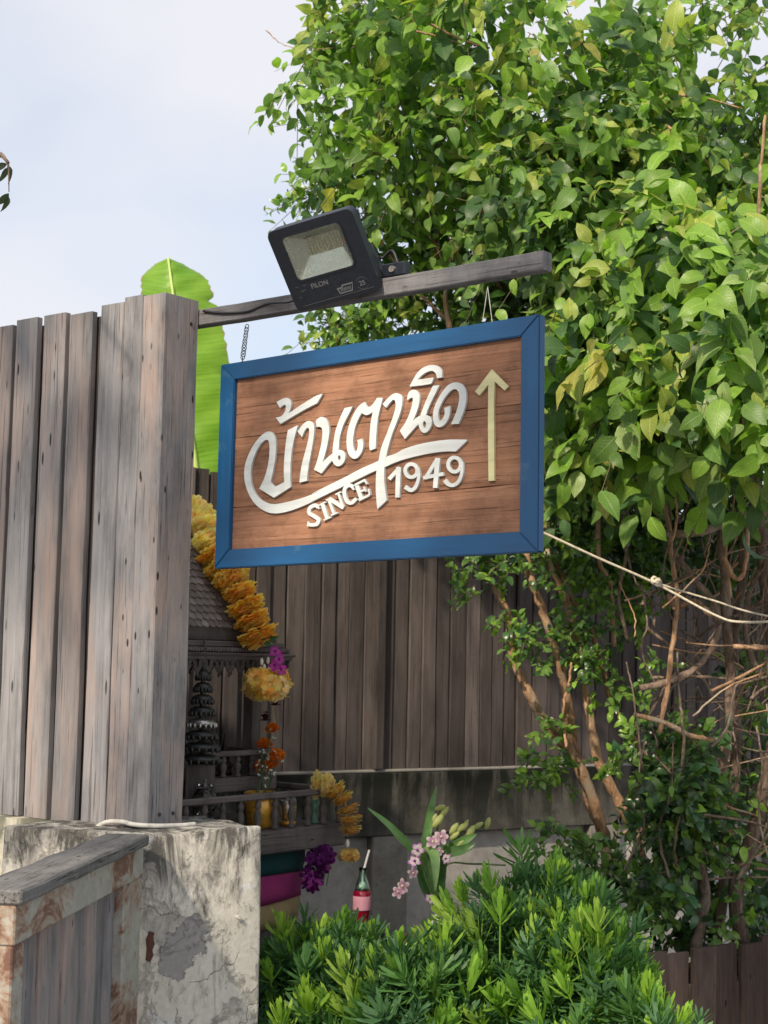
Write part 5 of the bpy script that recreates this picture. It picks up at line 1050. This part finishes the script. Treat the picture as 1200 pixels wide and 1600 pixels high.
# ------------------------------------------------------------------ small-leaved tree with orange bark behind the sign
tree = thing('small_leaved_tree', at(960, 1420, 6.9), 'slender multi-stemmed tree with orange bark and small glossy leaves behind the sign', 'tree')
T1 = [([(950, 1420, 6.9), (948, 1330, 6.85), (930, 1260, 6.8), (905, 1200, 6.75), (880, 1160, 6.7), (850, 1125, 6.65), (830, 1090, 6.6), (815, 1060, 6.6), (800, 1020, 6.6), (795, 970, 6.6), (775, 920, 6.6), (755, 872, 6.6), (745, 700, 6.7), (700, 500, 6.8), (698, 430, 6.8)], .040, .016),
      ([(955, 1420, 6.95), (945, 1320, 6.9), (915, 1230, 6.85), (895, 1165, 6.8), (889, 1110, 6.75), (878, 1050, 6.7), (860, 990, 6.65), (843, 940, 6.65), (823, 872, 6.65), (800, 650, 6.8), (780, 420, 6.9)], .040, .02),
      ([(1010, 1440, 7.0), (1010, 1370, 7.0), (990, 1300, 6.95), (960, 1240, 6.9), (935, 1190, 6.85), (922, 1120, 6.8), (912, 1060, 6.8), (905, 1010, 6.75), (880, 925, 6.75), (856, 868, 6.75), (840, 700, 6.9)], .036, .018),
      ([(1030, 1215, 6.85), (1005, 1180, 6.85), (980, 1140, 6.8), (955, 1095, 6.8), (940, 1040, 6.75), (920, 975, 6.75), (900, 945, 6.75), (880, 905, 6.75), (865, 870, 6.8)], .020, .013), ([(960, 1010, 6.7), (957, 960, 6.7), (952, 910, 6.7), (935, 860, 6.7), (940, 700, 6.9)], .016, .013),
      ([(885, 1170, 6.6), (880, 1110, 6.6), (890, 1060, 6.6), (893, 1035, 6.6)], .009, .007), ([(698, 430, 6.8), (715, 390, 6.8), (735, 340, 6.8), (745, 290, 6.8), (760, 200, 6.9)], .014, .008), ([(698, 430, 6.8), (682, 385, 6.8), (650, 345, 6.8), (625, 320, 6.8)], .010, .005), ([(686, 390, 6.8), (683, 350, 6.8), (675, 310, 6.8)], .006, .004),
      ([(780, 420, 6.9), (790, 300, 6.9), (830, 200, 6.9)], .02, .01), ([(575, 350, 7), (570, 320, 7), (565, 300, 7)], .01, .008), ([(698, 500, 6.8), (640, 440, 6.9), (575, 350, 7)], .012, .009)]
for pts, r0, r1 in T1: limb(tree, 'trunk' if r0 > .03 else 'branch', px3(*pts), r0, r1, M_BARK)
up = [BL(x, y, Y, r, d) for x, y, Y, r, d in ((530, 230, 7.0, .15, .6), (520, 300, 7.0, .12, .5), (545, 330, 7.0, .16, .7), (580, 270, 7.1, .22, 1), (620, 360, 7.1, .24, 1), (640, 250, 7.1, .25, 1), (680, 400, 7.0, .25, 1.2), (600, 440, 7.1, .2, 1), (545, 510, 7.1, .12, .8), (600, 510, 7.1, .18, 1), (690, 470, 7.0, .22, 1), (760, 460, 7.0, .22, 1), (760, 350, 7.1, .3, 1.2), (820, 450, 7.1, .22, 1), (720, 180, 7.1, .25, .8))]
lowb = [BL(x, y, Y, r, d) for x, y, Y, r, d in ((735, 885, 6.55, .08, .5), (760, 905, 6.55, .09, .4), (880, 780, 6.8, .2, 1.2), (930, 820, 6.9, .25, 1.6), (880, 860, 6.9, .15, .8), (820, 880, 6.7, .08, .3), (790, 985, 6.5, .05, .2), (815, 1000, 6.5, .05, .2), (850, 1030, 6.55, .08, .3), (900, 985, 6.65, .12, .6), (930, 1010, 6.65, .12, .6), (890, 900, 6.7, .12, .5), (930, 920, 6.75, .14, .6), (985, 900, 6.9, .2, .9), (1000, 960, 6.9, .15, .6),
        (920, 1060, 6.6, .08, .3), (965, 1070, 6.65, .08, .35), (870, 1130, 6.55, .05, .2), (850, 1185, 6.55, .07, .3), (830, 1215, 6.5, .05, .25), (880, 1200, 6.5, .07, .3), (970, 1180, 6.6, .08, .35), (1020, 1150, 6.2, .06, .2), (1050, 1170, 6.2, .09, .45), (1075, 1215, 6.15, .12, .7), (1060, 1270, 6.15, .1, .5), (1075, 1310, 6.15, .1, .5), (1040, 1330, 6.2, .08, .35), (890, 1310, 6.2, .08, .3), (865, 1325, 6.15, .06, .2), (935, 1350, 6.2, .08, .3), (975, 1340, 6.3, .06, .2), (1010, 1420, 6.2, .1, .4), (1060, 1420, 6.2, .1, .4), (1180, 1250, 6.4, .15, .6), (1190, 1120, 6.5, .12, .4), (1160, 1440, 6.3, .15, .5), (1035, 1045, 6.1, .05, .2))]
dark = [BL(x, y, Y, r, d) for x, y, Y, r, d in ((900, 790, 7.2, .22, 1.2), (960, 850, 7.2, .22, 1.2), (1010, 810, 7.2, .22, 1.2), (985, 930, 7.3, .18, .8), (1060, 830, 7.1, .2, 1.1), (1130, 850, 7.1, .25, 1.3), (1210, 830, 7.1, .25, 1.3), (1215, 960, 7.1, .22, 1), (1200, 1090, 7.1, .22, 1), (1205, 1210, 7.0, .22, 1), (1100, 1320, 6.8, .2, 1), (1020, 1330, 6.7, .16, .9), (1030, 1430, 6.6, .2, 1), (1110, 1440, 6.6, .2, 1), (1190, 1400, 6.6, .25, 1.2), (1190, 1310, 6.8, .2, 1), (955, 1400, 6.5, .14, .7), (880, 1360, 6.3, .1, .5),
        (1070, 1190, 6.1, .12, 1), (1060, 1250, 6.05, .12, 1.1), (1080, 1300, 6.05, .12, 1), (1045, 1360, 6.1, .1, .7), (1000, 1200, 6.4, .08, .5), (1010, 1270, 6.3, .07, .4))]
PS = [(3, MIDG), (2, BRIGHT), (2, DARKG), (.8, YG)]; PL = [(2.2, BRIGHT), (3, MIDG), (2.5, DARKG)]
a1 = blob_leaves(up, 46, (.14, .28), 8, (.045, .075), PS, seed=21, sag=.2); a2 = blob_leaves(lowb, 27, (.07, .14), 8, (.038, .058), PL, seed=22, sag=.1, face=(-.3, -.6, .8))
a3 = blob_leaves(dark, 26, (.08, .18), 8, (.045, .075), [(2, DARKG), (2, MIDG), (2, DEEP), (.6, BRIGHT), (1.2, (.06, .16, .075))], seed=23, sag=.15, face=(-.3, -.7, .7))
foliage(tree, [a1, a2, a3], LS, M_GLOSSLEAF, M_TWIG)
# ------------------------------------------------------------------ podocarpus shrubs in front
def shoot_template(n, ln, lo, hi, seed, wid=.0056, stem=.10):
    r = random.Random(seed); V = []; T = []
    for i in range(n):
        f = i / (n - 1); a = i * 2.4 + r.uniform(-.3, .3); tilt = R(lo + (hi - lo) * f + r.uniform(-9, 9)); L_ = ln * r.uniform(.75, 1.1) * (1 - .25 * f); z0 = f * stem
        d = np.array([math.cos(a) * math.cos(tilt), math.sin(a) * math.cos(tilt), math.sin(tilt)]); s = np.array([-math.sin(a), math.cos(a), 0]); u = np.cross(s, d); b = np.array([0, 0, z0]); k = len(V); w = wid * r.uniform(.85, 1.15)
        V += [b, b + d * L_ * .3 + s * w - u * .000, b + d * L_ * .35 - u * .0022, b + d * L_ * .3 - s * w, b + d * L_ * .86 + s * w * .85 - u * .005, b + d * L_ * .86 - s * w * .85 - u * .005, b + d * L_ - u * .008]
        T += [(k, k + 1, k + 2), (k, k + 2, k + 3), (k + 1, k + 4, k + 2), (k + 2, k + 4, k + 5), (k + 2, k + 5, k + 3), (k + 4, k + 6, k + 5)]
    k = len(V); 
    for zz, rr in ((-.10, .0035), (.10, .002)):
        for q in range(4): V.append(np.array([math.cos(q * 1.57) * rr, math.sin(q * 1.57) * rr, zz]))
    for q in range(4): a, b = k + q, k + (q + 1) % 4; T += [(a, b, b + 4), (a, b + 4, a + 4)]
    return np.array(V), np.array(T)
YOUNG = [shoot_template(17, .095, 42, 80, s, .0064, .05) for s in (1, 2, 3)]; OLDS = [shoot_template(27, .10, 6, 56, s, .006, .085) for s in (4, 5, 6)]
TIPC = [(.29, .50, .065), (.22, .43, .055), (.35, .54, .10), (.16, .34, .055)]; OLDC = [(.07, .185, .055), (.095, .23, .06), (.05, .135, .05), (.08, .19, .085)]
ym = [[fast_mesh('shoot', t[0], t[1], M_NEEDLE, np.repeat(np.array(c_)[None], len(t[0]), 0)) for c_ in TIPC] for t in YOUNG]
om = [[fast_mesh('shoot', t[0], t[1], M_NEEDLE, np.repeat(np.array(c_)[None], len(t[0]), 0)) for c_ in OLDC] for t in OLDS]
def shrub(label, cx, cy, rx, ry, ztop, n, seed, tips=.42):
    r = random.Random(seed); t = thing('podocarpus_shrub', Vector((cx, cy, 0)), label, 'shrub'); zc = ztop * .42; rz = ztop - zc - .09; inner = []
    for k in range(6):
        a = k * 1.05; e = Vector((cx + rx * .55 * math.cos(a), cy + ry * .55 * math.sin(a), zc + rz * .5)); limb(t, 'branch', [Vector((cx, cy, 0)), Vector((cx, cy, 0)).lerp(e, .5) + Vector((.03 * math.cos(a), .03 * math.sin(a), .02)), e], .012, .004, M_VINEBARK, 6)
    for k in range(n):
        v = Vector((r.gauss(0, 1), r.gauss(0, 1), r.gauss(0, 1))).normalized(); 
        if v.z < -.75: v.z = -v.z
        dep = r.random(); q = 1 - .38 * dep ** 1.6; p = Vector((cx + v.x * rx * q, cy + v.y * ry * q, max(.06, zc + v.z * rz * q))) + Vector((r.gauss(0, .032), r.gauss(0, .032), r.gauss(0, .045)))
        up_ = Vector((v.x * .55, v.y * .55, .75 + v.z * .35)) + Vector((r.gauss(0, .28), r.gauss(0, .28), 0)); young = r.random() < tips * (1.25 if v.z > .1 else .55) and dep < .6
        sc = r.uniform(.62, 1.25); M = Matrix.Translation(p) @ rot_to(up_.normalized(), r.uniform(0, 6.3)) @ Matrix.Scale(sc, 4); x, y = proj(p)
        vis = v.y < .25 and q > .84 and -20 < x < 1220 and 1250 < y < 1640
        if vis and len(t.children) < 280: inst('shoot', (ym if young else om)[r.randrange(3)][r.randrange(4)], t, M)
        else: inner.append((M, young, r.randrange(3), r.randrange(4)))
    Vs, Ts, Cs, off = [], [], [], 0
    for M, yg, a, b in inner:
        V, T = (YOUNG if yg else OLDS)[a]; A = np.array(M); W_ = V @ A[:3, :3].T + A[:3, 3]; Vs.append(W_); Ts.append(T + off); Cs.append(np.repeat(np.array((TIPC if yg else OLDC)[b])[None], len(V), 0)); off += len(V)
    tag(inst('foliage', fast_mesh('foliage', np.vstack(Vs), np.vstack(Ts), M_NEEDLE, np.vstack(Cs)), t, I4), kind='stuff')
def ground_at(px, Y): p = at(px, 1030, Y); return p.x, Y
shrub('podocarpus shrub growing against the stained concrete pier', *ground_at(528, 5.4), .27, .28, .69, 450, 31)
shrub('podocarpus shrub in front of the soda bottle and the orchid vase', *ground_at(655, 5.2), .31, .30, .695, 480, 32)
shrub('tallest podocarpus shrub, below the orange-barked stems', *ground_at(835, 5.35), .37, .34, .90, 560, 33, .5)
shrub('podocarpus shrub next to the low brown board fence', *ground_at(918, 5.15), .20, .26, .84, 320, 34, .55)
shrub('small low podocarpus shrub in front of the low brown fence', *ground_at(1035, 4.8), .10, .11, .60, 80, 35, .6)

# ------------------------------------------------------------------ street tree to the left of the camera, whose thin crown dapples the fence
sh = Vector((-2.6, -.2, 0)); shade = thing('street_tree', sh, 'street tree with a thin open crown beside the slat fence, one drooping twig showing', 'tree')
cc = Vector((-.75, 5.0, 2.0)) + sunv * 6.2
limb(shade, 'trunk', [sh, sh + Vector((.05, .05, 1.6)), sh + Vector((-.05, 0, 3.0)), cc - Vector((0, 0, .9))], .11, .06, M_VINEBARK, 10)
r_ = random.Random(5); sb = []
for k in range(24):
    v = Vector((r_.gauss(0, 1), r_.gauss(0, 1), r_.gauss(0, .6))).normalized() * (r_.random() ** .4); p = cc + Vector((v.x * 1.9, v.y * 1.9, v.z * 1.1)); sb.append((tuple(p), 0, 0, .24, .24, .2, 1.0))
    if k % 3 == 0: limb(shade, 'branch', [cc - Vector((0, 0, .9)), (cc - Vector((0, 0, .5))).lerp(p, .5), p], .03, .008, M_VINEBARK, 6)
tip = [Vector((-2.2, 1.6, 5.0)), Vector((-1.9, 3.2, 4.3)), at(-60, 150, 4.55), at(4, 243, 4.5), at(13, 258, 4.5), at(14, 300, 4.5)]
limb(shade, 'branch', [cc - Vector((0, 0, .7))] + tip, .02, .002, M_VINEBARK, 6, .001)
s9 = blob_leaves(sb, 7, (.2, .4), 7, (.10, .16), [(2, MIDG), (1, DARKG)], seed=41, sag=.2)
foliage(shade, [s9], LV[:2], M_LEAF, M_TWIG)
dl = leaf_template(.35, .3, .5, .5); 
for x, y, a, L_ in ((11, 256, 200, .06), (10, 262, 250, .05), (12, 258, 285, .05), (14, 302, 225, .06), (13, 306, 255, .05)):
    d = (cR * math.cos(R(a)) + cU * math.sin(R(a))).normalized(); zz = (-cF * .6 + cR * .5).normalized(); xx = d.cross(zz).normalized(); zz = xx.cross(d)
    inst('leaf', fast_mesh('leaf', dl[0], dl[1], M_LEAF, np.repeat(np.array([(.03, .05, .03)]), len(dl[0]), 0)), shade, frame(at(x, y, 4.5), xx, d, zz) @ Matrix.Scale(L_, 4))
